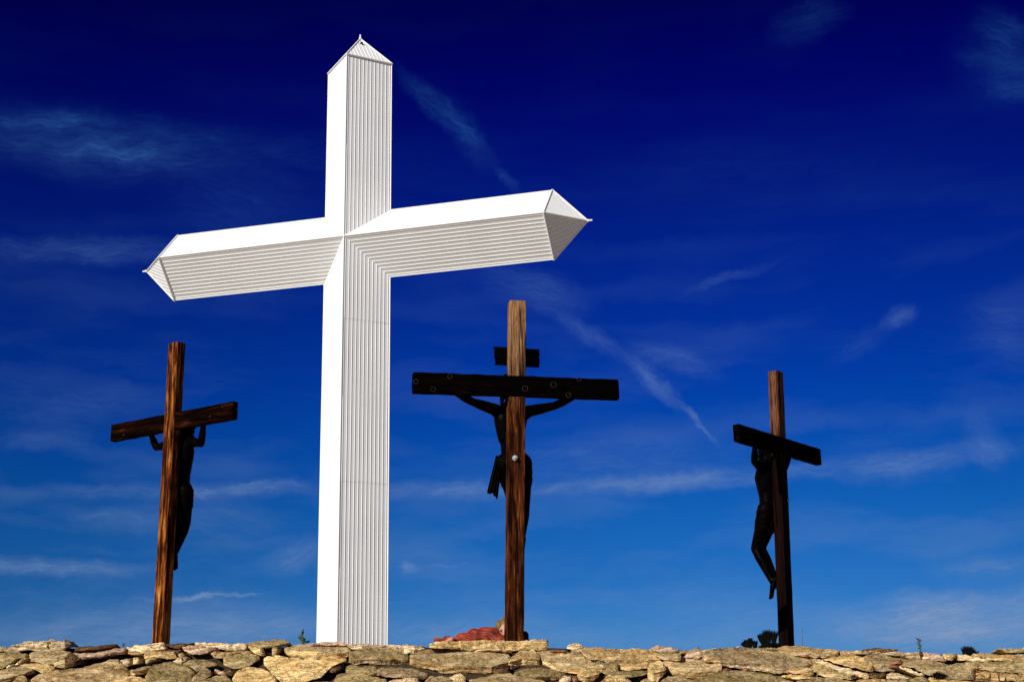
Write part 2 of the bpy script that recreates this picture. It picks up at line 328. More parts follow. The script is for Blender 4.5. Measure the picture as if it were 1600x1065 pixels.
M['coarse'] = stone_mat('rough brown stone', (.20, .11, .04), (.45, .31, .14), (.66, .49, .26), True)
K = dict(c='cream', t='tan', y='yellow', g='grey', o='olive', p='pink', b='brown', r='red', k='coarse')

# ------------------------------------------------------------------ ground: low plain, bank, plateau behind it
CREST_Y, SLOPE = 11.9, .625
def crest_z(x): return .675 - .026*x
def bank_z(x, y): return crest_z(x) + (y - CREST_Y)*SLOPE
def ground_z(x, y):
    if y >= 12.5: return .5
    b = min(bank_z(x, y) - .085, crest_z(x) - .022 - (.0028 if x < 0 else .0014)*x*x)
    if y > 12.05: b = b + (.5 - b)*min(1, (y-12.05)/.3)
    return max(b, -1.55)
def build_ground():
    bm = bmesh.new()
    ys = [-3000, -900, -300, -80, -20, 0, 4, 7] + [7.5+i*.15 for i in range(26)] + [11.4+i*.06 for i in range(20)] + [12.7, 12.9] + [13.4, 14, 15, 17, 20, 26, 40, 70, 95, 130, 250, 700, 3000]
    xs = [-3000, -700, -200, -80, -40, -20, -12, -8] + [-6+i*.2 for i in range(61)] + [8, 12, 20, 40, 80, 200, 700, 3000]
    g = []
    for y in ys:
        row = []
        for x in xs:
            z = ground_z(max(-8, min(8, x)), y)
            if 7 < y < 13 and abs(x) < 7: z += noise.noise(Vector((x*2.2, y*2.2, 0)))*.02
            elif abs(y) < 300 and abs(x) < 300 and y < 8: z += noise.noise(Vector((x*.4, y*.4, 0)))*.04
            row.append(bm.verts.new((x, y, z)))
        g.append(row)
    for j in range(len(ys)-1):
        for i in range(len(xs)-1):
            bm.faces.new((g[j][i], g[j][i+1], g[j+1][i+1], g[j+1][i]))
    for f in bm.faces:
        c = f.calc_center_median()
        f.material_index = 1 if 10.2 < c.y < 12.6 and abs(c.x) < 8 else 0
    o = link('ground', bm, [M['ground'], M['under']], smooth=True); o['kind'] = 'structure'
build_ground()

# ------------------------------------------------------------------ the great white cross
def build_white_cross():
    X, Y, Z = -10.8426, 94.2989, 33.0908
    s, Lh, H, p, a = 2.4867, 14.3224, 13.8208, 2.4276, -.27778
    Zb = .45
    root = empty('white_cross', (X, Y, Zb), a, label='giant white metal clad cross with ribbed siding and pointed ends, towering on the left', cat='cross')
    off = Vector((0, 0, Z - Zb)); D = Z - Zb
    NR = 12; RH = .023
    # corrugation profile across one face, v 0..1
    prof = [(0, 0)]
    W = s*sqrt(2)
    for i in range(NR):
        c = (i + .5)/NR
        for d, h in ((-.027, 0), (-.016, RH), (.016, RH), (.027, 0)):
            prof.append((c + d/W, h))
    prof.append((1, 0))
    def face(bm, e_mid, e_out, axis, z1, z0f=None, segs=((0, 0),)):
        """strip from the mitre to z1 along axis; e_mid/e_out are unit vectors of the front ridge and of the side edge"""
        nrm = (e_mid + e_out).normalized()
        def pt(v, h, t): return e_mid*(s*(1-v)) + e_out*(s*v) + nrm*h + axis*t + off
        cuts = list(segs) + [(z1, 0)]
        for k in range(len(cuts)-1):
            dz = cuts[k][1]
            lo = []; hi = []
            for v, h in prof:
                t0 = s*v + h/sqrt(2) if k == 0 else max(cuts[k][0], s*v + h/sqrt(2))
                lo.append(bm.verts.new(pt(v, h + dz, t0)))
                hi.append(bm.verts.new(pt(v, h + dz, cuts[k+1][0])))
            for i in range(len(prof)-1):
                f = (lo[i], lo[i+1], hi[i+1], hi[i])
                bm.faces.new(f)
    x, y, z = Vector((1, 0, 0)), Vector((0, -1, 0)), Vector((0, 0, 1))
    # shaft
    bm = bmesh.new()
    for em in (y, -y):
        for eo in (x, -x):
            face(bm, em, eo, z, H, segs=((0, 0), (6.9, -.012)))
            face(bm, em, eo, -z, D, segs=((0, 0), (5.9, -.012), (11.4, 0), (17.1, -.012), (22.8, 0)))
    bmesh.ops.recalc_face_normals(bm, faces=bm.faces[:])
    shaft = link('shaft', bm, M['white'], root)
    tb = bmesh.new()
    r = .045
    for e in (x, -x): tube(tb, [e*s + off + z*s, e*s + off + z*H], r); tube(tb, [e*s + off - z*s, e*s + off - z*D], r)
    for e in (y, -y): tube(tb, [e*s + off - z*D, e*s + off + z*H], r)
    link('corner_trim', tb, M['white_trim'], shaft)
    # arms
    for sg in (1, -1):
        bm = bmesh.new()
        for em in (y, -y):
            for eo in (z, -z): face(bm, em, eo, x*sg, Lh)
        bmesh.ops.recalc_face_normals(bm, faces=bm.faces[:])
        arm = link('arm', bm, M['white'], root)
        tb = bmesh.new()
        for e in (z, -z): tube(tb, [e*s + off + x*sg*s, e*s + off + x*sg*Lh], r)
        for e in (y, -y): tube(tb, [e*s + off, e*s + off + x*sg*Lh], r)
        link('corner_trim', tb, M['white_trim'], arm)
    # pointed caps
    def cap(axis, e1, e2, dist):
        bm = bmesh.new(); tb = bmesh.new(); k = 1.02
        base = off + axis*dist; apex = base + axis*p
        cs = [base + e1*s*k, base + e2*s*k, base - e1*s*k, base - e2*s*k]
        for i in range(4):
            A, B = cs[i], cs[(i+1) % 4]; mid = (A+B)/2; alt = apex - mid
            nrm = (B-A).cross(alt).normalized()
            if nrm.dot(mid - base) < 0: nrm = -nrm
            lo = []; hi = []
            for v, h in prof:
                te = 1 - abs(2*v-1)
                lo.append(bm.verts.new(A.lerp(B, v) + nrm*h)); hi.append(bm.verts.new(A.lerp(B, v) + alt*max(te, .0) + nrm*h))
            for q in range(len(prof)-1):
                if prof[q][0] < .5 < prof[q+1][0]:
                    m0 = bm.verts.new(mid); m1 = bm.verts.new(apex)
                    bm.faces.new((lo[q], m0, m1, hi[q])); bm.faces.new((m0, lo[q+1], hi[q+1], m1))
                elif q == 0: bm.faces.new((lo[q], lo[q+1], hi[q+1]))
                elif q == len(prof)-2: bm.faces.new((lo[q], lo[q+1], hi[q]))
                else: bm.faces.new((lo[q], lo[q+1], hi[q+1], hi[q]))
            tube(tb, [A, B], .065, 8); tube(tb, [A, apex], .06, 8)
        bmesh.ops.recalc_face_normals(bm, faces=bm.faces[:])
        c = link('pointed_cap', bm, M['white'], root); link('cap_trim', tb, M['white_trim'], c)
        fb = bmesh.new(); tube(fb, [apex - axis*.1, apex + axis*.08, apex + axis*.12, apex + axis*.32], [.11, .10, .07, .06], 8)
        link('finial', fb, M['white_trim'], c)
        return c, base, apex
    c, base, apex = cap(z, y, x, H)
    cap(x, y, z, Lh); cap(-x, y, z, Lh)
    # vent in the top cap
    A, B = base + y*s*1.02, base + x*s*1.02
    mid = (A+B)/2; alt = apex - mid; nrm = (B-A).cross(alt).normalized()
    if nrm.dot(mid-base) < 0: nrm = -nrm
    q = mid + alt*.72 - (B-A).normalized()*.12; vb = bmesh.new(); tube(vb, [q, q + nrm*.12], .11, 10)
    link('vent', vb, M['seam'], c)
build_white_cross()

# ------------------------------------------------------------------ figures: capsules fused by a voxel remesh
def capsule(bm, p0, p1, r0, r1, flat=1.0, side=None, seg=14, rings=5):
    """round cone; flat<1 squashes it across `side` (a direction)"""
    p0, p1 = Vector(p0), Vector(p1); d = p1 - p0; ln = d.length
    t = d.normalized() if ln > 1e-6 else Vector((0, 0, 1))
    a = Vector(side).normalized() if side is not None else (Vector((0, 1, 0)) if abs(t.y) < .9 else Vector((1, 0, 0)))
    a = (a - t*a.dot(t)).normalized(); b = t.cross(a)
    R_ = []
    for i in range(rings+1):
        th = -pi/2 + pi/2*i/rings; R_.append((p0 + t*r0*sin(th), r0*cos(th)))
    for i in range(rings+1):
        th = pi/2*i/rings; R_.append((p1 + t*r1*sin(th), r1*cos(th)))
    prev = None
    for c, r in R_:
        if r < 1e-5:
            ring = [bm.verts.new(c)]
        else:
            ring = [bm.verts.new(c + a*(cos(k*2*pi/seg)*r*flat) + b*(sin(k*2*pi/seg)*r)) for k in range(seg)]
        if prev:
            if len(prev) == 1 and len(ring) > 1:
                for k in range(seg): bm.faces.new((prev[0], ring[(k+1) % seg], ring[k]))
            elif len(ring) == 1 and len(prev) > 1:
                for k in range(seg): bm.faces.new((prev[k], prev[(k+1) % seg], ring[0]))
            elif len(ring) > 1:
                for k in range(seg): bm.faces.new((prev[k], prev[(k+1) % seg], ring[(k+1) % seg], ring[k]))
        prev = ring
def fuse(name, bm, voxel, material, parent, smooth_it=4, disp=None):
    bmesh.ops.recalc_face_normals(bm, faces=bm.faces[:])
    me = bpy.data.meshes.new(name); bm.to_mesh(me); bm.free()
    tmp = bpy.data.objects.new('tmp', me); C.objects.link(tmp)
    md = tmp.modifiers.new('r', 'REMESH'); md.mode = 'VOXEL'; md.voxel_size = voxel
    ms = tmp.modifiers.new('s', 'SMOOTH'); ms.iterations = smooth_it; ms.factor = .5
    bpy.context.view_layer.update()
    dg = bpy.context.evaluated_depsgraph_get()
    res = bpy.data.meshes.new_from_object(tmp.evaluated_get(dg))
    bpy.data.objects.remove(tmp); bpy.data.meshes.remove(me)
    res.name = name; res.materials.clear(); res.materials.append(material)
    if disp:
        for v, n in zip(res.vertices, [v.normal.copy() for v in res.vertices]): v.co += n*disp(v.co)
    res.polygons.foreach_set('use_smooth', [True]*len(res.polygons))
    o = bpy.data.objects.new(name, res); C.objects.link(o)
    if parent is not None: o.parent = parent
    return o
def hand(bm, wrist, direction, palm_n, curl=.5, s=1.0, flip=1):
    """palm, four unequal bent fingers and a thumb from the side of the palm"""
    w = Vector(wrist); d = Vector(direction).normalized(); n = Vector(palm_n); n = (n - d*n.dot(d)).normalized(); sd = d.cross(n)*flip
    capsule(bm, w, w + d*.075*s, .027*s, .036*s, .5, n)
    k = w + d*.095*s
    for i, ln in enumerate((.070, .078, .072, .056)):
        o = (i - 1.5)*.021*s
        b0 = k + sd*o - d*.012*s
        b1 = b0 + (d*cos(curl*.6) + n*sin(curl*.6))*ln*.48*s
        b2 = b1 + (d*cos(curl*1.6) + n*sin(curl*1.6))*ln*.30*s
        b3 = b2 + (d*cos(curl*2.4) + n*sin(curl*2.4))*ln*.26*s
        capsule(bm, b0, b1, .0100*s, .0094*s, seg=8, rings=3); capsule(bm, b1, b2, .0094*s, .0085*s, seg=8, rings=3); capsule(bm, b2, b3, .0085*s, .0075*s, seg=8, rings=3)
    t0 = w + d*.022*s - sd*.026*s; t1 = t0 + (d*.7 - sd*.7 + n*.25)*.042*s; t2 = t1 + (d*.9 - sd*.2 + n*.4)*.03*s
    capsule(bm, t0, t1, .013*s, .011*s, seg=8, rings=3); capsule(bm, t1, t2, .011*s, .009*s, seg=8, rings=3)
def foot(bm, ankle, toe_dir, up, s=1.0):
    a = Vector(ankle); d = Vector(toe_dir).normalized(); u = Vector(up); u = (u - d*u.dot(d)).normalized(); sd = d.cross(u)
    capsule(bm, a - d*.035*s - u*.03*s, a + d*.05*s - u*.03*s, .034*s, .036*s)
    capsule(bm, a + d*.03*s - u*.02*s, a + d*.14*s - u*.045*s, .036*s, .036*s, .65, u)
    for i in range(5):
        o = (i-2)*.016*s; b = a + d*(.15*s - abs(i-1)*.006) + sd*o - u*.048*s
        capsule(bm, b, b + d*.035*s, .011*s, .009*s, seg=8, rings=3)
def head(bm, c, face_dir, up, s=1.0):
    c = Vector(c); f = Vector(face_dir).normalized(); u = Vector(up); u = (u - f*u.dot(f)).normalized(); sd = f.cross(u)
    capsule(bm, c - f*.02*s + u*.03*s, c + f*.015*s + u*.03*s, .088*s, .082*s)         # cranium
    capsule(bm, c + f*.03*s - u*.02*s, c + f*.045*s - u*.085*s, .066*s, .036*s)         # face to chin
    capsule(bm, c + f*.090*s + u*.012*s, c + f*.108*s - u*.028*s, .009*s, .014*s, seg=8) # nose
    for k in (1, -1):
        capsule(bm, c + sd*k*.032*s + f*.085*s + u*.018*s, c + sd*k*.048*s + f*.072*s + u*.018*s, .011*s, .010*s, seg=8) # brow
        capsule(bm, c + sd*k*.082*s - f*.005*s + u*.012*s, c + sd*k*.078*s - f*.002*s - u*.03*s, .013*s, .008*s, seg=8)  # ear
        capsule(bm, c + sd*k*.016*s + f*.088*s - u*.052*s, c + f*.093*s - u*.052*s, .008*s, .009*s, seg=8)               # lips
def crucified(root_loc, yaw, pose, label):
    """pose: joints in the frame of the cross, x along the bar, y away from the camera, z from the bar centre"""
    rt = empty('crucified_statue', root_loc, yaw, label=label, cat='statue', group='dark statues hanging on the wooden crosses')
    P = {k: Vector(v) for k, v in pose.items() if k[0] != '_'}
    bm = bmesh.new(); fr = Vector((0, 1, 0))
    ch = P['chest']; pv = P['pelvis']; nk = P['neck']
    capsule(bm, ch + Vector((-.055, 0, .03)), ch + Vector((-.035, 0, -.13)), .098, .085)
    capsule(bm, ch + Vector((.055, 0, .03)), ch + Vector((.035, 0, -.13)), .098, .085)
    capsule(bm, ch + Vector((0, .02, .0)), (ch+pv)/2, .118, .104)
    capsule(bm, (ch+pv)/2, pv, .106, .108, .9, (0, 1, 0))
    capsule(bm, pv + Vector((-.05, -.01, .0)), pv + Vector((.05, -.01, .0)), .095, .095)
    capsule(bm, nk + Vector((-.08, 0, -.06)), nk + Vector((.08, 0, -.06)), .05, .05)
    capsule(bm, nk - Vector((0, 0, .05)), nk + (P['head']-nk)*.55, .055, .048)
    for sd in 'lr':
        sh, el, wr, hn = P['sh_'+sd], P['el_'+sd], P['wr_'+sd], P['hand_'+sd]
        capsule(bm, ch + (sh-ch)*.35 + Vector((0, 0, .02)), sh, .085, .058)
        capsule(bm, sh, sh.lerp(el, .45), .056, .050); capsule(bm, sh.lerp(el, .45), el, .050, .037)
        capsule(bm, el, el.lerp(wr, .3), .038, .041); capsule(bm, el.lerp(wr, .3), wr, .041, .024)
        hand(bm, wr, hn - wr, (0, -.3, -1), .55, 1.0, 1 if sd == 'l' else -1)
        hp, kn, an = P['hip_'+sd], P['kn_'+sd], P['an_'+sd]
        capsule(bm, hp, hp.lerp(kn, .4), .092, .078); capsule(bm, hp.lerp(kn, .4), kn, .078, .054)
        capsule(bm, kn, kn.lerp(an, .3), .053, .056); capsule(bm, kn.lerp(an, .3), an, .056, .032)
        foot(bm, an, P['toe_'+sd] - an, (0, 1, .4))
    head(bm, P['head'], P['face'] - P['head'], (0, 0, 1))
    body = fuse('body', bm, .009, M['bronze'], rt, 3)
    # hair and beard
    bm = bmesh.new(); hd = P['head']; f = (P['face']-hd).normalized()
    capsule(bm, hd - f*.03 + Vector((0, 0, .045)), hd - f*.045 - Vector((0, 0, .07)), .090, .070)
    capsule(bm, hd - f*.05 - Vector((0, 0, .06)), nk - f*.05 - Vector((0, 0, .03)), .066, .04)
    sdv = f.cross(Vector((0, 0, 1))).normalized()
    for k in (1, -1): capsule(bm, hd + sdv*k*.07 + Vector((0, 0, .02)), hd + sdv*k*.075 - Vector((0, 0, .16)) + f*.01, .028, .018)
    capsule(bm, hd + f*.07 - Vector((0, 0, .09)), hd + f*.07 - Vector((0, 0, .15)), .034, .018)
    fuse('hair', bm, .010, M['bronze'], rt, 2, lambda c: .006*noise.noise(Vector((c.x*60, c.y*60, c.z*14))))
    # loincloth
    bm = bmesh.new()
    capsule(bm, pv + Vector((-.045, 0, .02)), pv + Vector((.055, 0, .02)), .100, .100)
    capsule(bm, pv + Vector((-.08, .0, -.0)), P['hip_l'].lerp(P['kn_l'], .35), .094, .088)
    capsule(bm, pv + Vector((.08, .0, -.0)), P['hip_r'].lerp(P['kn_r'], .35), .094, .088)
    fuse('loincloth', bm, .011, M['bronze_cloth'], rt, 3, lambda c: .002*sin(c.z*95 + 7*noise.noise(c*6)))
    if '_flap' in pose:
        (a0, a1, b0, b1, yf) = pose['_flap']; bm = bmesh.new(); n = 16; rows = 10; gr = []
        for side_ in (0, 1):
            g = []
            for j in range(rows+1):
                v = j/rows; row = []
                for i in range(n+1):
                    u = i/n
                    top = Vector(a0).lerp(Vector(a1), u); bot = Vector(b0).lerp(Vector(b1), u)
                    q = top.lerp(bot, v)
                    row.append(bm.verts.new((q.x, yf + .022*sin(u*pi*7)*(.3+.7*v) + .012*side_, q.z - (.012*sin(u*9) if j == rows else 0))))
                g.append(row)
            gr.append(g)
        for g, fl in ((gr[0], 0), (gr[1], 1)):
            for j in range(rows):
                for i in range(n):
                    q = (g[j][i], g[j][i+1], g[j+1][i+1], g[j+1][i]); bm.faces.new(q if not fl else q[::-1])
        for j in range(rows):
            for i in (0, n): bm.faces.new((gr[0][j][i], gr[0][j+1][i], gr[1][j+1][i], gr[1][j][i]))
        for i in range(n):
            for j in (0, rows): bm.faces.new((gr[0][j][i], gr[0][j][i+1], gr[1][j][i+1], gr[1][j][i]))
        bmesh.ops.recalc_face_normals(bm, faces=bm.faces[:])
        link('cloth_flap', bm, M['bronze_cloth'], rt, True)
    return rt

# ------------------------------------------------------------------ wooden crosses
def ring_mesh(c, r, t, axis='y', seg=18):
    bm = bmesh.new()
    c = Vector(c); pts = []
    for k in range(seg+1):
        th = 2*pi*k/seg
        pts.append(c + (Vector((cos(th)*r, 0, sin(th)*r)) if axis == 'y' else Vector((0, cos(th)*r, sin(th)*r))))
    tube(bm, pts, t, 6, False); return bm
def bolt_mesh(c, nrm, r, h):
    bm = bmesh.new(); c = Vector(c); n = Vector(nrm)
    tube(bm, [c, c+n*h*.35], r*1.5, 14); tube(bm, [c+n*h*.35, c+n*h*.9, c+n*h], [r, r, r*.7], 6); return bm
def wooden_cross(X, Y, Zc, yaw, h, lean, post_mat, bar_mat, bar_y, label, extra=None, bdx=0):
    base_z = .42; k = Zc - base_z
    w, d, B, bh, e = .0756, .0562, .95, .0942, .0381
    root = empty('wooden_cross', (X, Y, base_z), yaw, label=label, cat='cross', group='rough wooden crosses standing on the stone bank')
    lx = lean[0]*cos(yaw) + lean[1]*sin(yaw); ly = -lean[0]*sin(yaw) + lean[1]*cos(yaw)
    bm = bmesh.new()
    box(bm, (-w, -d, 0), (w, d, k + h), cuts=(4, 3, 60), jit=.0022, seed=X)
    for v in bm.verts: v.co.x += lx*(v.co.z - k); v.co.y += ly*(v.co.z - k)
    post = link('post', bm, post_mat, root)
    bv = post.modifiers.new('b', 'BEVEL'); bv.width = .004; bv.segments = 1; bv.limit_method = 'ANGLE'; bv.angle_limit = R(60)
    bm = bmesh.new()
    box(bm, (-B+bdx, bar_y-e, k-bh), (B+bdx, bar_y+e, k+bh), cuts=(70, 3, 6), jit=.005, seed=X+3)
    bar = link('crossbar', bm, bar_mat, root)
    bv = bar.modifiers.new('b', 'BEVEL'); bv.width = .008; bv.segments = 1; bv.limit_method = 'ANGLE'; bv.angle_limit = R(60)
    return root, k, bar, post
MX, MY, MZ = .0309, 12.3985, 2.9821
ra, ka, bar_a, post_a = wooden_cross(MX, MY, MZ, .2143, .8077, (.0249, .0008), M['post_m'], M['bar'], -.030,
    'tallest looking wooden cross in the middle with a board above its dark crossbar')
def on_mid(px, py):       # photograph pixel -> x, z in the frame of the middle cross front face
    n = Vector((sin(.2143), -cos(.2143), 0)); c0 = Vector((MX, MY, MZ)) + n*.07
    dd = ray(px, py); t = c0.dot(n)/dd.dot(n); q = dd*t - Vector((MX, MY, MZ))
    return q.dot(Vector((cos(.2143), sin(.2143), 0))), q.z
for px, py, r in ((703,588,.020),(677,608,.021),(650,596,.020),(820.5,607,.025),(865,601,.025),(905,592,.02),(888,617,.022)):
    lx, lz = on_mid(px, py)
    link('bolt_ring', ring_mesh((lx, -.0725, ka+lz), r, .0035), M['rust'], bar_a)
lx, lz = on_mid(805, 715)
link('bolt', bolt_mesh((lx, -.056, ka+lz), (0, -1, 0), .017, .035), M['steel'], post_a)
# board above the bar, on the far side of the post
bm = bmesh.new(); x0, zt = on_mid(772, 541); x1, zb = on_mid(843, 572); random.seed(4)
x0 += .026; x1 += .036; zt += .036; zb += .036
n = 9; F = []; 
for yy in (.062, .086):
    lft = [bm.verts.new((x0 + .014*i/n + random.uniform(-.007, .007), yy, ka + zt + (zb-zt)*i/n)) for i in range(n+1)]
    rgt = [bm.verts.new((x1 - .012*i/n + random.uniform(-.009, .009), yy, ka + zt - .010 + (zb-zt)*i/n)) for i in range(n+1)]
    F.append((lft, rgt))
for (l, r_), fl in ((F[0], 0), (F[1], 1)):
    for i in range(n): bm.faces.new((l[i], l[i+1], r_[i+1], r_[i]))
for side_ in (0, 1):
    A, B_ = F[0][side_], F[1][side_]
    for i in range(n): bm.faces.new((A[i], A[i+1], B_[i+1], B_[i]))
bm.faces.new((F[0][0][0], F[0][1][0], F[1][1][0], F[1][0][0])); bm.faces.new((F[0][0][n], F[0][1][n], F[1][1][n], F[1][0][n]))
bmesh.ops.recalc_face_normals(bm, faces=bm.faces[:])
link('sign_board', bm, M['bar'], ra)

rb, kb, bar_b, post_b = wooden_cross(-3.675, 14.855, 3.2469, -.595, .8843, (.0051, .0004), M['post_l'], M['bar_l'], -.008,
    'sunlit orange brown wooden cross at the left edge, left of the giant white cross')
link('nail', bolt_mesh((.62, -.047, kb-.03), (0, -1, 0), .008, .012), M['rust'], bar_b)
link('nail', bolt_mesh((.80, -.047, kb+.05), (0, -1, 0), .007, .012), M['rust'], bar_b)
link('nail', bolt_mesh((-.72, -.047, kb-.05), (0, -1, 0), .008, .012), M['rust'], bar_b)
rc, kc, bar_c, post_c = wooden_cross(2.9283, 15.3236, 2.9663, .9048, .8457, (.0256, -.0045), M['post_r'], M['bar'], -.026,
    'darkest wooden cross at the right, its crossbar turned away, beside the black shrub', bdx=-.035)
link('bolt', bolt_mesh((.02, -.056, kc-.60), (0, -1, 0), .007, .030), M['steel'], post_c)

crucified((MX, MY, MZ), .2143, dict(
    chest=(-.02,.175,-.30), pelvis=(.0,.165,-.67), neck=(-.01,.17,-.12), head=(-.02,.20,.03), face=(-.04,.29,-.02),
    sh_l=(-.165,.165,-.175), sh_r=(.150,.165,-.180), el_l=(-.385,.13,-.115), el_r=(.385,.13,-.130),
    wr_l=(-.60,.075,-.015), wr_r=(.60,.075,-.030), hand_l=(-.68,.07,.02), hand_r=(.68,.07,.01),
    hip_l=(-.060,.18,-.71), hip_r=(.085,.18,-.71), kn_l=(.045,.36,-1.02), kn_r=(.130,.34,-1.02), an_l=(-.01,.14,-1.36), an_r=(.05,.13,-1.37),
    toe_l=(.0,.22,-1.50), toe_r=(.04,.21,-1.51), _flap=((-.165,0,-.60), (-.105,0,-.62), (-.250,0,-.93), (-.155,0,-.985), .14)),
    'dark statue hanging on the middle cross, arms spread, cloth flap at its hip')
crucified((-3.675, 14.855, 3.2469), -.6171, dict(
    chest=(-.02,.165,-.33), pelvis=(-.02,.165,-.74), neck=(0,.16,-.14), head=(.0,.20,.0), face=(.05,.28,-.06),
    sh_l=(-.175,.15,-.190), sh_r=(.150,.15,-.205), el_l=(-.39,.12,-.205), el_r=(.315,.13,-.255),
    wr_l=(-.455,.075,-.02), wr_r=(.41,.075,-.03), hand_l=(-.46,.06,.03), hand_r=(.44,.06,.05),
    hip_l=(-.09,.17,-.78), hip_r=(.05,.17,-.78), kn_l=(-.06,.22,-1.07), kn_r=(.03,.22,-1.07), an_l=(-.04,.11,-1.38), an_r=(.02,.11,-1.38),
    toe_l=(-.04,.16,-1.53), toe_r=(.02,.16,-1.53)),
    'dark statue hanging on the left cross, body hidden behind the sunlit post, arms bent sharply')
crucified((2.9283, 15.3236, 2.9663), .9048, dict(
    chest=(-.01,.165,-.33), pelvis=(-.01,.165,-.70), neck=(0,.155,-.13), head=(.0,.17,.03), face=(.03,.27,.0),
    sh_l=(-.170,.15,-.225), sh_r=(.165,.15,-.225), el_l=(-.315,.14,-.200), el_r=(.32,.12,-.20),
    wr_l=(-.40,.075,-.03), wr_r=(.41,.07,-.02), hand_l=(-.43,.06,.05), hand_r=(.44,.06,.05),
    hip_l=(-.08,.17,-.76), hip_r=(.05,.17,-.76), kn_l=(-.05,.335,-1.10), kn_r=(.03,.315,-1.09), an_l=(-.04,.165,-1.47), an_r=(.03,.14,-1.48),
    toe_l=(-.05,.22,-1.60), toe_r=(.03,.17,-1.62)),
    'dark statue hanging on the right cross, knees bent and feet clear of the post')

# ------------------------------------------------------------------ red robed statue at the foot of the middle cross
def red_statue():
    Y = 12.75
    def p(px, py, dy=0): return at(px, py, Y+dy)
    base = p(745, 1000); base.z = .5
    rt = empty('kneeling_statue', base, label='painted statue crouching in a red robe at the foot of the middle cross', cat='statue')
    def q(px, py, dy=0): return p(px, py, dy) - base
    bm = bmesh.new()
    hips, sh, hd = q(742, 1003, .0), q(770, 997, .02), q(790, 988, .0)
    capsule(bm, hips, hips.lerp(sh, .5), .10, .095); capsule(bm, hips.lerp(sh, .5), sh, .095, .10)
    capsule(bm, sh, hd, .06, .05)
    head(bm, hd, (-.10, -1, .12), (.1, .1, 1), .98)
    for dy, sg in ((-.10, -1), (.12, 1)):
        kn = q(752, 1034, dy*.6); an = q(702, 1014 if sg < 0 else 1022, dy*.8)
        capsule(bm, hips + Vector((0, dy*.4, -.03)), kn, .085, .055); capsule(bm, kn, an, .055, .035)
        foot(bm, q(704, 1005 if sg < 0 else 1018, dy), (-.8, 0, -.55), (0, 0, -1), .80)
        s2 = sh + Vector((.02, dy*.5, -.03)); e = q(806, 1034, dy*.8); wr = q(812, 1022, dy*1.2) if sg > 0 else q(814, 1036, dy*.8)
        capsule(bm, s2, e, .05, .036); capsule(bm, e, wr, .036, .025); hand(bm, wr, (.3, .0, .9), (-.5, .6*-sg, 0), .7, .95, sg)
    fuse('body', bm, .010, M['skin'], rt, 2)
    # robe: long low heap from the hem at the left to the shoulders at the right
    bm = bmesh.new()
    spine = [(684, 1001, .028), (700, 1001, .036), (716, 1001, .054), (732, 1001, .080), (746, 1002, .116), (760, 1002, .124), (772, 1002, .116), (783, 1006, .10)]
    for i in range(len(spine)-1):
        a, b = spine[i], spine[i+1]
        for dy in (-.02, .12): capsule(bm, q(a[0], a[1], dy), q(b[0], b[1], dy), a[2], b[2])
    for i in range(len(spine)-1):
        a, b = spine[i], spine[i+1]
        capsule(bm, q(a[0], a[1]+20, .05), q(b[0], b[1]+22, .05), a[2]*1.4+.03, b[2]*1.4+.03)
    capsule(bm, q(772, 1001, -.04), q(792, 1008, -.10), .10, .085); capsule(bm, q(790, 1000, .02), q(800, 1010, .0), .07, .07)
    fuse('robe', bm, .010, M['robe'], rt, 2, lambda c: .011*sin(34*c.x + 95*c.z + 5*noise.noise(c*7)) + .012*noise.noise(c*16))
    bm = bmesh.new()
    capsule(bm, hd + Vector((.01, .035, .045)), hd + Vector((.02, .05, -.05)), .098, .090)
    capsule(bm, hd + Vector((-.062, .0, .03)), hd + Vector((-.05, .02, -.05)), .040, .042)
    capsule(bm, hd + Vector((-.045, -.028, .062)), hd + Vector((.05, -.028, .066)), .050, .050)
    fuse('head_scarf', bm, .009, M['veil'], rt, 2, lambda c: .004*sin(90*c.x + 40*c.z))
    for sx in (-.030, .034):
        bm = bmesh.new(); e = hd + Vector((sx, -.083, .012)); capsule(bm, e - Vector((.006, 0, 0)), e + Vector((.006, 0, 0)), .0115, .0115, seg=10)
        eo = link('eye', bm, M['eye'], rt, True)
        bm = bmesh.new(); capsule(bm, e + Vector((.004, -.008, .0)), e + Vector((.010, -.007, 0)), .005, .005, seg=8); link('eye_highlight', bm, M['eye_highlight'], eo, True)  # white dot modelled as the highlight on the dark eye
    bm = bmesh.new(); capsule(bm, q(818, 1012, .18), q(819.5, 992, .16), .05, .040)
    fuse('sleeve', bm, .010, M['sleeve'], rt, 2)
red_statue()

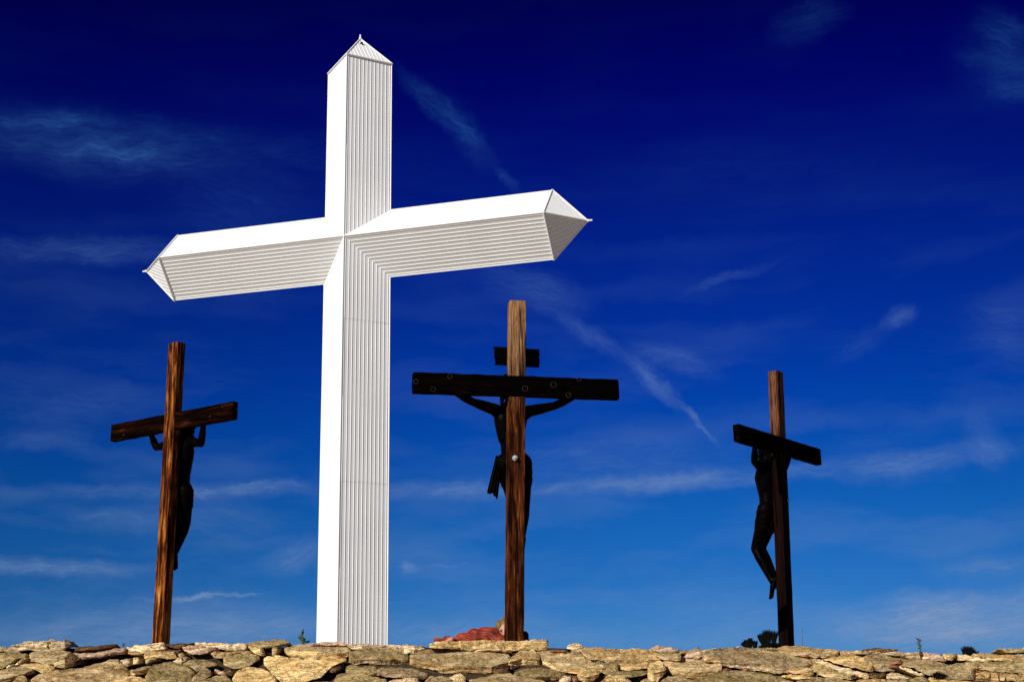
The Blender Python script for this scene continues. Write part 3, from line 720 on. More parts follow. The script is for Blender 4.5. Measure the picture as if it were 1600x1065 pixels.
# ------------------------------------------------------------------ stones of the bank
def plane_depth(px, py, lift=0.0):
    """point where the sight line meets the face of the bank"""
    d = ray(px, py)
    # z = crest_z(x) + (y-CY)*S ; x = t dx ...
    t = (.675 - CREST_Y*SLOPE + lift) / (d.z + .026*d.x - SLOPE*d.y)
    return t*d.y
def poly(s):
    return [tuple(float(v) for v in q.split(',')) for q in s.split()]
def interp(pl, x):
    if x <= pl[0][0]: return pl[0][1]
    for (xa, ya), (xb, yb) in zip(pl, pl[1:]):
        if x <= xb: return ya + (yb-ya)*(x-xa)/max(xb-xa, 1e-6)
    return pl[-1][1]
def rock(px_top, px_ridge, px_bot, mats, label, seed, kind='S', thick=.24):
    T, Bm = poly(px_top), poly(px_bot); Rg = poly(px_ridge) if px_ridge else None
    x0 = min(T[0][0], Bm[0][0]); x1 = max(T[-1][0], Bm[-1][0])
    n = max(4, int((x1-x0)/2.4))
    rnd = random.Random(seed)
    tilt = rnd.uniform(-.10, .10); lift = rnd.uniform(-.012, .02)
    xm = (x0+x1)/2; ym = (interp(T, xm) + interp(Bm, xm))/2
    bm = bmesh.new(); grid = []; ridge_row = None
    hT = max(interp(Rg or Bm, x) - interp(T, x) for x in [x0+(x1-x0)*i/8 for i in range(9)])
    hB = max(interp(Bm, x) - interp(Rg, x) for x in [x0+(x1-x0)*i/8 for i in range(9)]) if Rg else 0
    nT = max(2, int(hT/1.9)); nB = max(2, int(hB/1.9)) if Rg else 0
    cen = at(xm, ym, plane_depth(xm, ym, lift))
    # a slab's own facing: its depth along the sight line varies in a plane of its own
    wob = rnd.uniform(-.0016, .0016)
    for i in range(n+1):
        f = i/n; x = x0 + (x1-x0)*f
        jx = (noise.noise(Vector((seed*3.1, i*.9, 0)))*1.0)
        yt, yb = interp(T, x), interp(Bm, x); yr = interp(Rg, x) if Rg else None
        edge = min(f, 1-f); pinch = min(1, edge*n/1.5)       # ends drawn in a little
        col = []
        if yb < yt + .6: yb = yt + .6
        if yr is not None: yr = min(max(yr, yt+.3), yb-.3)
        ymd = (yt+yb)/2; 
        if kind != 'P':
            yt = ymd + (yt-ymd)*(.93+.07*pinch) - .15; yb = ymd + (yb-ymd)*(.93+.07*pinch) + .15
        side_in = (1-pinch)*.018
        def P(y, D, amp=1.0, edgy=0.0, strat=False):
            yy = y + noise.noise(Vector((x*.16, y*.25, seed)))*.7*amp + noise.cell(Vector((x*.13, seed, 1)))*.9*amp*edgy*(.3 if kind == 'P' else 1)
            v = at(x, yy, D)
            nn = noise.fractal(v*5 + Vector((seed, 0, 0)), 1.0, 2.1, 4)*.012 + noise.noise(v*22 + Vector((0, seed, 0)))*.006
            vor = noise.voronoi(Vector((v.x*9, v.y*9, v.z*20)) + Vector((seed, 0, 0)))[0]; nn += (vor[1]-vor[0])*.012 - .004
            if strat: nn += (noise.cell(Vector((v.x*1.3+seed, 0, (v.z+.05*noise.noise(Vector((v.x*3, seed, 0))))*60)))-.5)*.011 + (noise.cell(Vector((v.x*4+v.z*9+seed, 3, v.z*25)))-.5)*.006
            return v + Vector((0, -1, .5)).normalized()*nn*amp
        if Rg:
            Dr = plane_depth(x, yr, lift) + wob*(x-xm)
            Dt = plane_depth(x, yt, lift) + wob*(x-xm)
            Dt = Dr + (Dt-Dr)*(1+tilt*3)
            rows = [(yt + (yr-yt)*j/nT, Dt + (Dr-Dt)*j/nT) for j in range(nT+1)] + \
                   [(yr + (yb-yr)*j/nB, Dr + .0020*(yb-yr)*j/nB*(1+rnd.uniform(-.1, .1))) for j in range(1, nB+1)]
        elif kind == 'F' or kind == 'P':
            D0 = plane_depth(x, yb, lift) + wob*(x-xm)
            rows = [(yt + (yb-yt)*j/nT, D0 + .0022*(yb-yt)*(1-j/nT)) for j in range(nT+1)]
        else:
            Dt = plane_depth(x, yt, lift) + wob*(x-xm); Db = plane_depth(x, yb, lift) + wob*(x-xm)
            Dm = (Dt+Db)/2; k = .75 + tilt
            rows = [(yt + (yb-yt)*j/nT, Dm + (Dt-Dm)*k + ((Db-Dm)-(Dt-Dm))*k*j/nT) for j in range(nT+1)]
        # round the rim back
        front = [P(y, D + side_in + (.006 if j in (0, len(rows)-1) else 0), 1.0, 1.0 if j in (0, len(rows)-1) else .3, (j > nT if Rg else kind in 'FP')) for j, (y, D) in enumerate(rows)]
        dback = Vector((0, thick, -.02)) ; 
        dbb = Vector((0, thick, thick*.30))
        tb = front[0] + Vector((0, thick*(.9 if pinch > .5 else .5), -.035)); bb = front[-1] + Vector((0, thick*.8, .03))
        if bb.z > tb.z - .01: bb.z = tb.z - .01
        col = [tb] + front + [bb]
        grid.append([bm.verts.new(v - cen) for v in col])
    m_ = len(grid[0]); nfT = nT
    for i in range(n):
        for j in range(m_-1):
            f = bm.faces.new((grid[i][j], grid[i][j+1], grid[i+1][j+1], grid[i+1][j]))
            f.material_index = 1 if (Rg and j > nT) else 0
        f = bm.faces.new((grid[i][m_-1], grid[i][0], grid[i+1][0], grid[i+1][m_-1])); f.material_index = 0
    bm.faces.new(grid[0]); bm.faces.new(grid[-1][::-1])
    bmesh.ops.recalc_face_normals(bm, faces=bm.faces[:])
    ms = [M[K[mats[0]]]] + ([M[K[mats[1]]]] if len(mats) > 1 else [M[K[mats[0]]]])
    o = link('stone', bm, ms)
    o.location = cen
    tag(o, label, 'stone', 'stones of the rough bank below the crosses')
    return o
STONES = []
def S(top, ridge, bot, mats, label, kind='S', thick=.24): STONES.append((top, ridge, bot, mats, label, kind, thick))
# far left
S('-12,1011 8,1009 21,1007 37,1002 60,1000 78,998.5 100,999 115,1001.5',None,'-12,1017 15,1016 30,1015 55,1014 85,1015 100,1013 108,1008 115,1003','c','long cream stone with a stepped top edge at the far left of the crest','F')
S('-12,1017 25,1016.5 34,1020 44,1022',None,'-12,1046 5,1044 15,1036 25,1030 44,1024','o','olive stone at the left frame edge just under the long cream crest stone')
S('10,1042 25,1034 44,1025',None,'10,1044.5 27,1037 41,1030','c','thin slanting pale shard near the left frame edge','F')
S('46,1021 60,1016 85,1017 100,1016 110,1018',None,'46,1034 60,1034 75,1037 88,1036 102,1036','g','grey brown block under the right half of the long cream crest stone')
S('25,1041 34,1032 40,1036 60,1035 75,1038 86,1039',None,'25,1043 45,1046 55,1046 66,1050 75,1050 86,1045','y','flat yellow stone wedged below the grey brown block at the left')
S('-12,1049 10,1043 30,1040 52,1044','-12,1062 15,1058 40,1050 52,1046','-12,1069 15,1063 35,1055 52,1048','gt','grey slab in the lower left corner sloping down to the left')
S('17,1066 25,1058 35,1054 42,1059 44,1066',None,'17,1085 25,1085 35,1085 44,1085','t','small tan stone on the bottom frame edge near the lower left corner')
S('98,1031 105,1019 113,1018 120,1022 130,1030',None,'98,1038 105,1041 115,1040 130,1033','b','dark splintered rock in the gap right of the grey brown block','F')
S('84,1034 92,1027 100,1025 106,1030',None,'84,1040 92,1041 100,1042 106,1040','k','craggy brown chunk left of the dark splintered rock','F')
S('48,1060 70,1050 100,1045 130,1041 160,1034 186,1031 196,1041 203,1046',None,'48,1078 70,1085 100,1086 130,1086 160,1086 186,1085 190,1075 203,1049','k','broad rough brown slab along the bottom edge left of the left cross')
S('193,1058 208,1053 214,1057 225,1059 236,1063',None,'193,1085 208,1086 225,1086 236,1085','y','yellow stone on the bottom edge right of the broad rough brown slab')
S('116,1009 130,1008 150,1007 183,1005',None,'116,1015 130,1015.5 160,1012 183,1008.5','b','flat dark brown strip of stone on the crest left of the left cross','F')
S('114,1020 135,1018.5 160,1016 183,1010 188,1009 197,1009',None,'116,1022 128,1027 140,1026 160,1023.5 180,1021 197,1018','p','long pinkish tan stone below the dark brown strip on the crest','F')
S('197,1008 215,1006 235,1003.5 256,1003 259,1006',None,'197,1013 212,1016 225,1020 240,1016.5 259,1014','c','cream crest block right at the foot of the left cross','F')
S('200,1015 212,1017 224,1020',None,'200,1020 212,1021 224,1022','k','small rough stone tucked under the left end of the cream block by the left cross','F')
S('225,1021 240,1017 262,1015.5 272,1019 276,1026',None,'225,1028 240,1026 255,1027 276,1029','t','tan stone directly below the cream block at the foot of the left cross')
S('160,1033 172,1030 186,1029',None,'160,1036 172,1037 187,1037','g','grey piece at the left end of the row of small blocks below the left cross','F')
S('187,1029.5 195,1028 207,1027.5',None,'187,1038 200,1039.5 207,1036','c','small cream block in the row left of and below the left cross','F')
S('208,1027 214,1026.5 222,1026',None,'208,1037 214,1036 221,1034','y','small square yellow block right of the small cream block','F')
S('227,1028 235,1025.5 250,1024.5',None,'227,1035 240,1030.5 250,1027','k','small wedge of rough stone at the right end of the row of small blocks','F')
S('203,1046 220,1042 236,1039','203,1048.5 218,1047 234,1043','206,1052 222,1053 232,1048','op','small brown stone with a pink front edge below the row of small blocks')
S('227,1055 235,1042 240,1038 255,1035 270,1034 290,1038 304,1048',None,'227,1060 235,1084 245,1086 270,1086 290,1086 304,1052','o','large rounded olive brown stone on the bottom edge below the left cross')
S('265,1033 280,1026 296,1024',None,'266,1036 283,1036 296,1027','c','cream stone leaning on the top of the large rounded olive brown stone','F')
S('259,1004 285,1003.5 304,1003',None,'259,1010 280,1011.5 304,1006','b','dark brown strip of stone on the crest right behind the left cross','F')
S('262,1013 270,1012 284,1014',None,'262,1017 275,1019 284,1018','b','small brown stone under the dark strip right of the left cross','F')
S('276,1019 286,1018 290,1021',None,'276,1023 284,1024 290,1023','k','tiny rough stone in the dark gap right of the left cross','F')
# between left cross and white cross
S('304,1001 320,1002 340,1004 365,1005 386,1005',None,'304,1007 330,1010 350,1013 370,1013.5 386,1014','c','long cream stone on the crest right of the left cross','F')
S('285,1009.5 300,1006.5 320,1009 340,1011',None,'285,1012 295,1020 315,1019.5 340,1013.5','p','rough pink and cream stone below the long cream crest stone','F')
S('286,1034 300,1030.5 318,1030 332,1033 340,1036',None,'286,1037 298,1042 307,1048 325,1041 340,1039','g','grey stone in the shadowed gap right of the large rounded olive brown stone')
S('330,1020 345,1016.5 370,1015.5 382,1016',None,'330,1023 335,1027.5 350,1027.5 382,1019.5','t','tan flat stone below the long cream crest stone, above the oval rock','F')
S('349,1028 354,1022 370,1021 390,1021 405,1024',None,'349,1038 360,1043.5 372,1043.5 390,1040 405,1029','o','oval brown rock with a small dark hole above the large yellow stone')
S('363,1060 370,1049 380,1043 398,1040.5 412,1043 422,1051 432,1060',None,'363,1066 370,1085 385,1087 398,1087 412,1087 422,1086 432,1080','y','large rounded yellow stone on the bottom edge left of the white cross')
S('316,1064 325,1058 340,1055 352,1056 362,1063',None,'316,1085 325,1086 340,1086 352,1086 362,1085','o','brown stone on the bottom edge left of the large rounded yellow stone')
S('299,1064 308,1050 318,1043 329,1046',None,'299,1085 308,1080 316,1064 329,1055','g','grey stone leaning right of the large rounded olive brown stone')
S('335,1045 340,1044.5 354,1052',None,'335,1048 345,1053 354,1055','p','small pale bar of stone slanting down left of the large yellow stone','F')
S('346,1046.5 357,1045 368,1045',None,'348,1050 360,1054 368,1050','b','small brown stone between the pale bar and the large yellow stone','F')
S('382,1006 395,1001.5 415,999.5 440,998 452,1001.5','382,1006.8 400,1008 415,1010 430,1008.5 452,1003','382,1008 400,1010 415,1012 430,1010.5 452,1005','gg','grey table like slab on the crest left of the white cross',thick=.34)
S('388,1008.5 400,1010 411,1011',None,'388,1011 400,1021 411,1024','y','yellow block propping the left end of the grey table like slab','F')
S('425,1010 433,1010 440,1009',None,'425,1022 432,1021 440,1012','k','small upright stone propping the right end of the grey table like slab','F')
S('376,1017.5 385,1016 396,1017.5',None,'376,1020 385,1020.5 396,1020.5','k','small rough stone under the left end of the grey table like slab','F')
S('444,1012 455,1007.5 470,1005 500,1004.5 530,1006 548,1014','444,1013.5 460,1015 480,1016 505,1019 525,1021 548,1017.5','444,1021 455,1024.5 475,1026 490,1028 510,1028.5 530,1028 548,1021','gy','wide slab with a yellow front edge below the left side of the white cross')
S('412,1026 418,1023.5 440,1023.5 460,1028 480,1029 500,1029 520,1030 541,1027.5',None,'412,1037 422,1048 433,1061 445,1069 470,1069 486,1062 502,1056 520,1040 541,1031','y','biggest yellow brown stone in the bank, a wedge left below the white cross')
S('515,1041 525,1038.5 537,1037',None,'515,1049 525,1049 537,1042','b','dark jagged rock right of the biggest yellow brown stone','F')
S('450,1072 470,1070 490,1066 512,1062 520,1066',None,'450,1087 470,1088 490,1088 512,1088 520,1086','o','shaded stone on the bottom edge under the biggest yellow brown stone')
S('483,1002.5 512,1001 545,1003.5 580,1005 616,1006 640,1006.5',None,'483,1006 530,1008 560,1011 600,1011 640,1013','p','long pinkish ledge on the crest at the foot of the white cross','F')
S('540,1009.5 560,1007.5 576,1005 580,1007',None,'540,1010.5 565,1014.5 575,1011 580,1009','c','small cream wedge on the pinkish ledge in front of the white cross','F')
S('545,1018 560,1015.5 575,1012 590,1009.5 615,1008 634,1012 638,1022','545,1019.5 570,1024 590,1026 610,1028 638,1027','545,1036 557,1037 570,1036 590,1038.5 610,1040 638,1041','ok','large block with a folded brown front below the right side of the white cross')
S('543,1038 560,1039 585,1041 589,1045','540,1047 550,1048 565,1049.5 589,1052','540,1049.5 560,1051.5 589,1055','oy','flat slab with a thin yellow edge under the folded brown block')
S('521,1062 527,1052 540,1050 565,1052 588,1056 604,1061',None,'521,1085 540,1087 565,1087 588,1087 604,1085','o','broad brown slab on the bottom edge straight below the white cross')
S('589,1043 610,1041.5 640,1044 668,1050','589,1050 615,1053 640,1056 668,1054','589,1053 605,1057 620,1058.5 640,1060 668,1057.5','gp','flat grey slab with a pink edge right below the folded brown block')
S('606,1063 625,1060 653,1059',None,'606,1085 625,1086 652,1085','c','pale stone on the bottom edge under the flat slab with a pink edge')
S('631,1007.5 642,1007 654,1007.5',None,'637,1018 646,1017.5 654,1013','c','pale block on the crest between the white cross and the red robed statue','F')
S('652,1010 656,1008 665,1009',None,'652,1013.5 656,1016 665,1015','g','small grey stone beside the pale block left of the long flat slab','F')
# below the middle cross
S('671,1006 680,1001 700,1000 727,1000 755,999 800,999 830,998 857,997.5',None,'671,1012 684,1012.8 710,1013 740,1013.4 770,1013.4 800,1014 830,1013 857,1015','y','long flat cream slab on the crest carrying the middle cross and the red robed statue','P',.55)
S('735,1013.6 765,1013.8 800,1014',None,'735,1015.5 750,1016 765,1015 800,1015.6','c','thin cream sliver under the long flat cream slab','F')
S('640,1024 660,1015 675,1012 690,1014.5 735,1015.5 770,1016.5 790,1018.5 797,1024','640,1026 650,1028 675,1033 690,1039 720,1040 768,1041 785,1036 797,1033','640,1038 655,1041 670,1043.5 690,1050 720,1051 768,1051 785,1041 797,1036','gt','great grey slab with a tan broken front edge under the long flat slab')
S('771,1042 785,1038 797,1036',None,'771,1051 785,1052 797,1050','b',' in the hollow at the right end of the great grey slab','F')
S('664,1062 672,1056 700,1056 706,1060',None,'664,1085 672,1086 700,1086 706,1085','g','grey stone on the bottom edge under the left part of the great grey slab')
S('640,1066 655,1064 664,1066',None,'640,1085 655,1086 664,1085','t','small tan stone in the shadow on the bottom edge below the great grey slab')
S('698,1058 710,1052.5 720,1052 727,1058',None,'698,1085 710,1086 720,1086 727,1085','c','rounded cream stone behind the dry grass blades on the bottom edge')
S('733,1060 755,1056.5 775,1052 800,1052 815,1056.5 848,1061 854,1064',None,'733,1085 755,1087 775,1087 800,1087 848,1087 854,1085','g','broad grey stone on the bottom edge below the middle cross')
S('794,1033 801,1024 812,1016 832,1015 840,1020 844,1025','794,1034.5 815,1028 830,1029.5 844,1030','794,1045 801,1045 812,1039.5 825,1040 844,1041','tt','tan stone with a chipped face just right of the great grey slab')
S('836,1018 850,1016.5 880,1015.5 900,1021 915,1027 930,1034 946,1040','836,1020 848,1031 862,1037 875,1043 892,1044 915,1044.5 946,1042.5','836,1022 848,1039 862,1044 880,1049 895,1050.5 915,1053 946,1048','gy','wide grey slab with a bright yellow lower edge right of the middle cross')
S('858,1013 872,1013 884,1014',None,'858,1016 872,1015.5 884,1016','r','thin reddish stone in the dark gap at the right end of the long flat slab','F')
S('803,1050 820,1043 850,1043 870,1047 883,1049','803,1054 815,1056 850,1056.5 883,1056.5','803,1057 820,1060 850,1061 883,1060.5','ot','olive slab with a tan rim below the tan chipped stone')
S('876,1060 881,1053 892,1053.5',None,'874,1064 882,1065 892,1064','c','small cream block right of the olive slab','F')
S('855,1066 870,1064 895,1065',None,'855,1085 870,1086 895,1085','p','pink tinged stone on the bottom edge under the small cream block')
S('893,1056 899,1053 904,1056',None,'893,1066 899,1067 904,1066','r','small dark red stone in the gap left of the upright yellow block','F')
S('902,1051 910,1044 920,1041 930,1045 936,1050','902,1055 915,1058 925,1054.5 936,1052','902,1078 912,1080 922,1064 936,1056','yt','upright yellow block on the bottom edge right of the middle cross')
# right of the middle cross
S('886,1009 895,1004 904,1002 908,1006 913,1010',None,'886,1012 895,1014 904,1014.5 913,1014','c','pointed cream stone standing alone on the crest right of the middle cross','F')
S('913,1009 918,1008 922,1010',None,'913,1012 918,1012.5 922,1012.5','g','tiny grey stone just right of the pointed cream stone','F')
S('905,1011 920,1010.5 940,1012 960,1013 1000,1013 1018,1014 1032,1020','905,1013 915,1023 935,1028 960,1031 1000,1031 1018,1030.5 1032,1029','905,1015 920,1028 940,1032 960,1034 985,1035 1010,1035 1032,1031.5','tc','very long speckled tan slab along the crest between the middle and right crosses')
S('892,1016 900,1014.5 910,1021 919,1036',None,'893,1026 903,1031 912,1037 919,1040','k','rough spotted stone at the left end of the very long speckled slab')
S('922,1036 935,1032.5 950,1034.5 966,1036',None,'922,1040 932,1043 945,1051 966,1050','o','greenish rough stone under the left half of the very long speckled slab')
S('960,1036 985,1033 1005,1031 1014,1034',None,'960,1043 970,1044.5 985,1047 1014,1044','t','ochre stone with a crack under the right half of the very long speckled slab')
S('946,1050 965,1048.5 985,1047.5 1012,1047',None,'946,1052.5 965,1055 985,1058.5 1012,1053','o','flat olive plate overhanging a black gap near the bottom edge')
S('1012,1041 1016,1034 1030,1031 1036,1034 1041,1043','1012,1046 1020,1050 1032,1048 1041,1045','1012,1075 1022,1078 1030,1060 1041,1049','yy','leaning yellow block right of the flat olive plate')
S('936,1068 950,1054 965,1055 986,1062',None,'936,1086 950,1087 965,1087 986,1085','y','sunlit yellow stone on the bottom edge left of the flat olive plate')
S('1001,1062 1010,1059 1018,1062',None,'1001,1085 1010,1086 1018,1085','o','small olive stone on the bottom edge beside the leaning yellow block')
S('1015,1012 1025,1008.5 1050,1008 1057,1011 1061,1016',None,'1015,1014.5 1030,1018 1050,1018.5 1061,1018','p','pinkish hump of stone on the crest left of the black shrub','F')
S('1025,1020.5 1040,1019 1064,1019','1025,1023 1040,1026 1064,1028','1025,1026 1045,1029.5 1064,1030.5','oc','small slab with a cream lip below the pinkish hump')
S('1036,1033 1048,1031 1064,1023 1075,1025 1095,1029 1128,1033','1036,1036 1048,1045 1065,1048 1085,1050 1110,1048 1128,1046','1036,1039 1050,1053 1070,1055 1090,1057 1112,1052 1128,1048','gt','wide smooth grey slab below the pale pink lump, left of the black shrub')
S('1069,1024 1079,1014 1090,1013 1099,1018',None,'1069,1025.5 1082,1026 1092,1028 1099,1024','p','pale pink lump of rock near the crest left of the black shrub','F')
S('1062,1017 1080,1012 1100,1013 1126,1011.5',None,'1062,1021 1078,1019 1100,1021 1126,1023','t','tan crest stone behind the pale pink lump','F')
S('1028,1067 1045,1055 1060,1056 1082,1062',None,'1028,1086 1045,1087 1060,1087 1082,1085','g','grey stone on the bottom edge right of the leaning yellow block')
# right cross
S('1100,1016 1120,1011.5 1145,1010 1180,1012.5 1215,1012 1235,1015 1255,1019 1277,1026','1100,1024 1120,1027.5 1145,1032 1165,1034 1190,1037 1210,1042.5 1232,1043.5 1277,1035','1100,1030 1130,1038 1165,1043 1190,1048 1210,1051.5 1235,1051.5 1255,1045 1277,1039','gc','largest smooth grey slab with a long cream edge in front of the black shrub')
S('1140,1009.5 1152,1008.5 1160,1010',None,'1140,1011.5 1152,1012 1160,1012','c','thin cream chip on the crest left of the black shrub','F')
S('1212,1012 1240,1008.5 1260,1010 1285,1012 1310,1014','1212,1017 1235,1019 1255,1020.5 1285,1022.5 1310,1020','1212,1019 1235,1022.5 1260,1024.5 1285,1026 1310,1023','tc','tan crest slab right at the foot of the right cross')
S('1075,1063 1090,1058 1115,1051.5 1140,1046.5 1165,1047 1200,1052 1240,1060',None,'1075,1086 1090,1087 1140,1088 1200,1088 1240,1086','o','very broad rough olive slab on the bottom edge below the black shrub')
S('1125,1048.5 1133,1043 1142,1045',None,'1126,1052 1133,1052.5 1142,1049.5','r','red brown pebble on the bank below the black shrub','F')
S('1160,1044.5 1167,1041.5 1171,1042.5',None,'1160,1046.5 1167,1047.5 1171,1047','r','tiny red brown pebble right of the larger one below the black shrub','F')
S('1253,1021.5 1261,1019.5 1265,1020',None,'1253,1023.5 1261,1024.5 1265,1023.5','r','dark pink pebble on the tan slab right of the right cross','F')
S('1233,1042 1245,1040.5 1262,1041 1271,1044',None,'1233,1049 1245,1050 1255,1052 1271,1054','t','tan block with small dark notches below the right cross','F')
S('1222,1053.5 1240,1052 1277,1055',None,'1222,1056.5 1255,1060 1277,1058','y','narrow yellow ledge below the tan notched block')
S('1242,1065 1275,1057 1310,1059 1338,1060',None,'1242,1086 1275,1087 1310,1087 1338,1085','g','grey slab on the bottom edge right of and below the right cross')
S('1271,1027 1285,1031 1320,1041 1345,1047 1357,1050',None,'1271,1030.5 1285,1036.5 1310,1046 1332,1054 1357,1060','c','bright cream beam of stone slanting down right of the right cross','F')
S('1277,1014.5 1290,1013.5 1310,1017 1330,1016.5 1345,1024 1364,1034',None,'1277,1026 1290,1031 1320,1040 1345,1046 1364,1049','t','smooth tan slab directly above the bright cream beam')
S('1271,1035 1285,1038.5 1310,1047.5 1334,1055',None,'1271,1050 1290,1056.5 1310,1060 1334,1061','o','shaded olive stone directly under the bright cream beam')
S('1336,1015 1375,1016.5 1410,1017 1440,1018',None,'1336,1020.5 1375,1021.5 1410,1025 1440,1027','c','long cream band of stone on the crest right of the right cross','F')
S('1343,1014.5 1365,1011 1372,1010 1385,1012 1403,1013',None,'1343,1016 1370,1017 1385,1017 1403,1016.5','b','thin dark brown slab lying on the long cream band','F')
S('1348,1023 1375,1022 1395,1025 1411,1028',None,'1348,1043 1375,1048 1395,1047 1411,1042','g','rough greyish stone below the thin dark brown slab')
S('1391,1030.5 1400,1030 1409,1032',None,'1391,1034.5 1400,1036 1409,1037','r','small reddish stone above the other one right of the rough greyish stone','F')
S('1389,1038 1397,1037 1406,1039',None,'1389,1042 1397,1043.5 1406,1043.5','r','small reddish stone lowest of the two right of the rough greyish stone','F')
S('1405,1030 1430,1027.5 1460,1032 1500,1040 1522,1043',None,'1405,1040 1425,1042 1445,1052 1480,1060 1522,1062','g','broad pale grey slab at the right with dark moss on it')
S('1405,1041 1420,1042.5 1445,1052',None,'1405,1044 1425,1049.5 1445,1055','c','thin cream edge stone at the left of the broad pale grey slab','F')
S('1385,1050 1395,1048.5 1410,1052.5 1424,1057',None,'1385,1056.5 1400,1058.5 1412,1060 1424,1060','c','small cream stone right of the end of the bright cream beam','F')
S('1357,1051 1370,1049.5 1384,1049.5',None,'1357,1060 1370,1059 1384,1056','b','brown stone at the lower end of the bright cream beam','F')
S('1338,1062 1360,1060 1384,1060',None,'1338,1086 1360,1087 1384,1085','t','tan stone on the bottom edge below the end of the bright cream beam')
S('1385,1060 1400,1061 1420,1062.5',None,'1385,1085 1400,1087 1420,1085','g','grey stone on the bottom edge below the small cream stone')
S('1421,1059 1438,1056.5 1452,1061',None,'1421,1085 1438,1087 1452,1085','o','olive stone on the bottom edge left of the dark moss')
S('1452,1057 1485,1058 1520,1063',None,'1452,1086 1485,1087 1520,1085','y','flat tan stone with a pale top on the bottom edge under the dark moss')
# far right
S('1440,1017 1455,1018 1468,1019 1479,1028',None,'1440,1027 1455,1029 1468,1031 1479,1031.5','p','pinkish crest stone right of the green sprig','F')
S('1474,1020.5 1488,1019 1497,1021',None,'1479,1029.5 1488,1030 1497,1023.5','y','yellow stone left of the small dark bush at the right','F')
S('1498,1020.5 1510,1021 1530,1026 1549,1030.5',None,'1498,1030 1520,1031.5 1535,1032 1549,1032','c','long cream wedge tapering to the right under the small dark bush','F')
S('1520,1020.5 1540,1020 1570,1021.5 1612,1022',None,'1520,1025 1550,1030.5 1580,1031.5 1612,1032','t','tan stone on the crest below the overhanging grey slab at the right edge')
S('1559,1012 1575,1010.3 1600,1010 1622,1009',None,'1559,1014 1572,1018 1600,1018 1622,1018','g','grey brown slab jutting over the crest at the right frame edge','P',.4)
S('1586,1020 1592,1019 1598,1020',None,'1586,1022.5 1592,1024 1598,1023','c','small pale stone under the jutting grey brown slab at the right edge','F')
S('1488,1036 1510,1033.5 1550,1032.5 1622,1032',None,'1488,1040 1520,1043.5 1560,1048.5 1622,1054','o','wide dark olive slab below the crest at the right frame edge')
S('1520,1045 1560,1050 1622,1055',None,'1520,1062 1560,1063 1622,1063','t','pale tan slab behind the dry brown twigs at the right frame edge')
S('1521,1064 1560,1065 1622,1065',None,'1521,1086 1560,1087 1622,1085','o','olive stone in the lower right corner')

for i_, (t_, r_, b_, m__, lb, kd, th) in enumerate(STONES): rock(t_, r_, b_, m__, lb, i_*1.37+1, kd, th)
# ------------------------------------------------------------------ plants
def blade(bm, a, b, w, bend=0.0, side=Vector((1, 0, 0))):
    a, b = Vector(a), Vector(b); m1 = a.lerp(b, .5) + side*bend
    tube(bm, [a, m1, b], [w, w*.8, w*.15], 4)
def tuft(bm, base, tip, spread, count, w, rnd, flat=.25):
    """clump of needles fanning from the base, cut off roughly level at the tip"""
    base, tip = Vector(base), Vector(tip); d = tip - base; ln = d.length; t = d/ln
    a = t.cross(Vector((0, 1, 0))).normalized(); b = t.cross(a)
    for _ in range(count):
        th = rnd.uniform(0, 2*pi); r = sqrt(rnd.random())
        o = a*cos(th)*r + b*sin(th)*r
        s = base + o*spread*.50 + t*ln*rnd.uniform(-.05, .5)
        e = base + o*spread*1.15 + t*ln*rnd.uniform(1-flat, 1.03) + Vector((rnd.uniform(-.006, .006), 0, rnd.uniform(-.004, .004)))
        blade(bm, s, e, w*rnd.uniform(.7, 1.2))
rnd = random.Random(5)
Yb = 14.4
base = at(1188, 1012, Yb); base.z = .5
sh_ = empty('evergreen_shrub', base, label='black looking evergreen shrub with brush like tufts left of the right cross', cat='shrub')
st = bmesh.new()
for (bx, by, tx, ty, wpx) in ((1168,1011,1160,1002,5),(1170,1011,1168,998,6),(1173,1011,1172,996,4),(1180,1013,1179,1000,5),(1195,1012,1187,989,5.5),(1199,1012,1197,983,7),(1201,1012,1202,984,5),(1208,1012,1211,985,5.5),(1212,1012,1215,1004,5),(1192,1013,1190,1007,6),(1202,1014,1202,1002,11)):
    f = bmesh.new(); b0 = at(bx, by, Yb); t0 = at(tx, ty, Yb)
    tuft(f, b0 - base, t0 - base, wpx*.86/152, 190, .0030, rnd, .26)
    link('foliage', f, M['evergreen'], sh_)
    tube(st, [Vector((rnd.uniform(-.05, .05), 0, 0)), (b0-base)*.6 + Vector((0, 0, .0)), b0.lerp(t0, .5) - base], [.018, .012, .006], 6)
link('stem', st, M['drybrown'], sh_)
base = at(1515, 1024, 13.2); base.z = .5
b2 = empty('evergreen_shrub', base, label='small dark bush poking over the crest near the right frame edge', cat='shrub')
f = bmesh.new()
for (bx, by, tx, ty, w) in ((1510,1026,1506,1009,5),(1513,1026,1512,1008,6),(1517,1026,1516,1009,6),(1521,1027,1523,1014,6),(1526,1028,1528,1019,4)):
    tuft(f, at(bx, by, 13.2)-base, at(tx, ty, 13.2)-base, w/166, 110, .003, rnd, .4)
link('foliage', f, M['evergreen'], b2)
st = bmesh.new(); tube(st, [Vector((0, 0, 0)), at(1515, 1020, 13.2)-base], [.014, .006], 6); link('stem', st, M['drybrown'], b2)
# dry stalk right of the right cross
base = at(1254, 1012, 13.0); base.z = .5
o = empty('dry_stalk', base, label='single thin dry stalk standing right of the foot of the right cross', cat='plant')
f = bmesh.new(); tube(f, [Vector((0, 0, 0)), at(1253.6, 1000, 13)-base, at(1253.4, 983, 13)-base], [.0035, .0028, .0018], 5); link('stem', f, M['drybrown'], o)
f = bmesh.new(); tube(f, [at(1253.4, 986, 13)-base, at(1253.4, 982, 13)-base], [.004, .002], 6); link('seed_head', f, M['drybrown'], o)
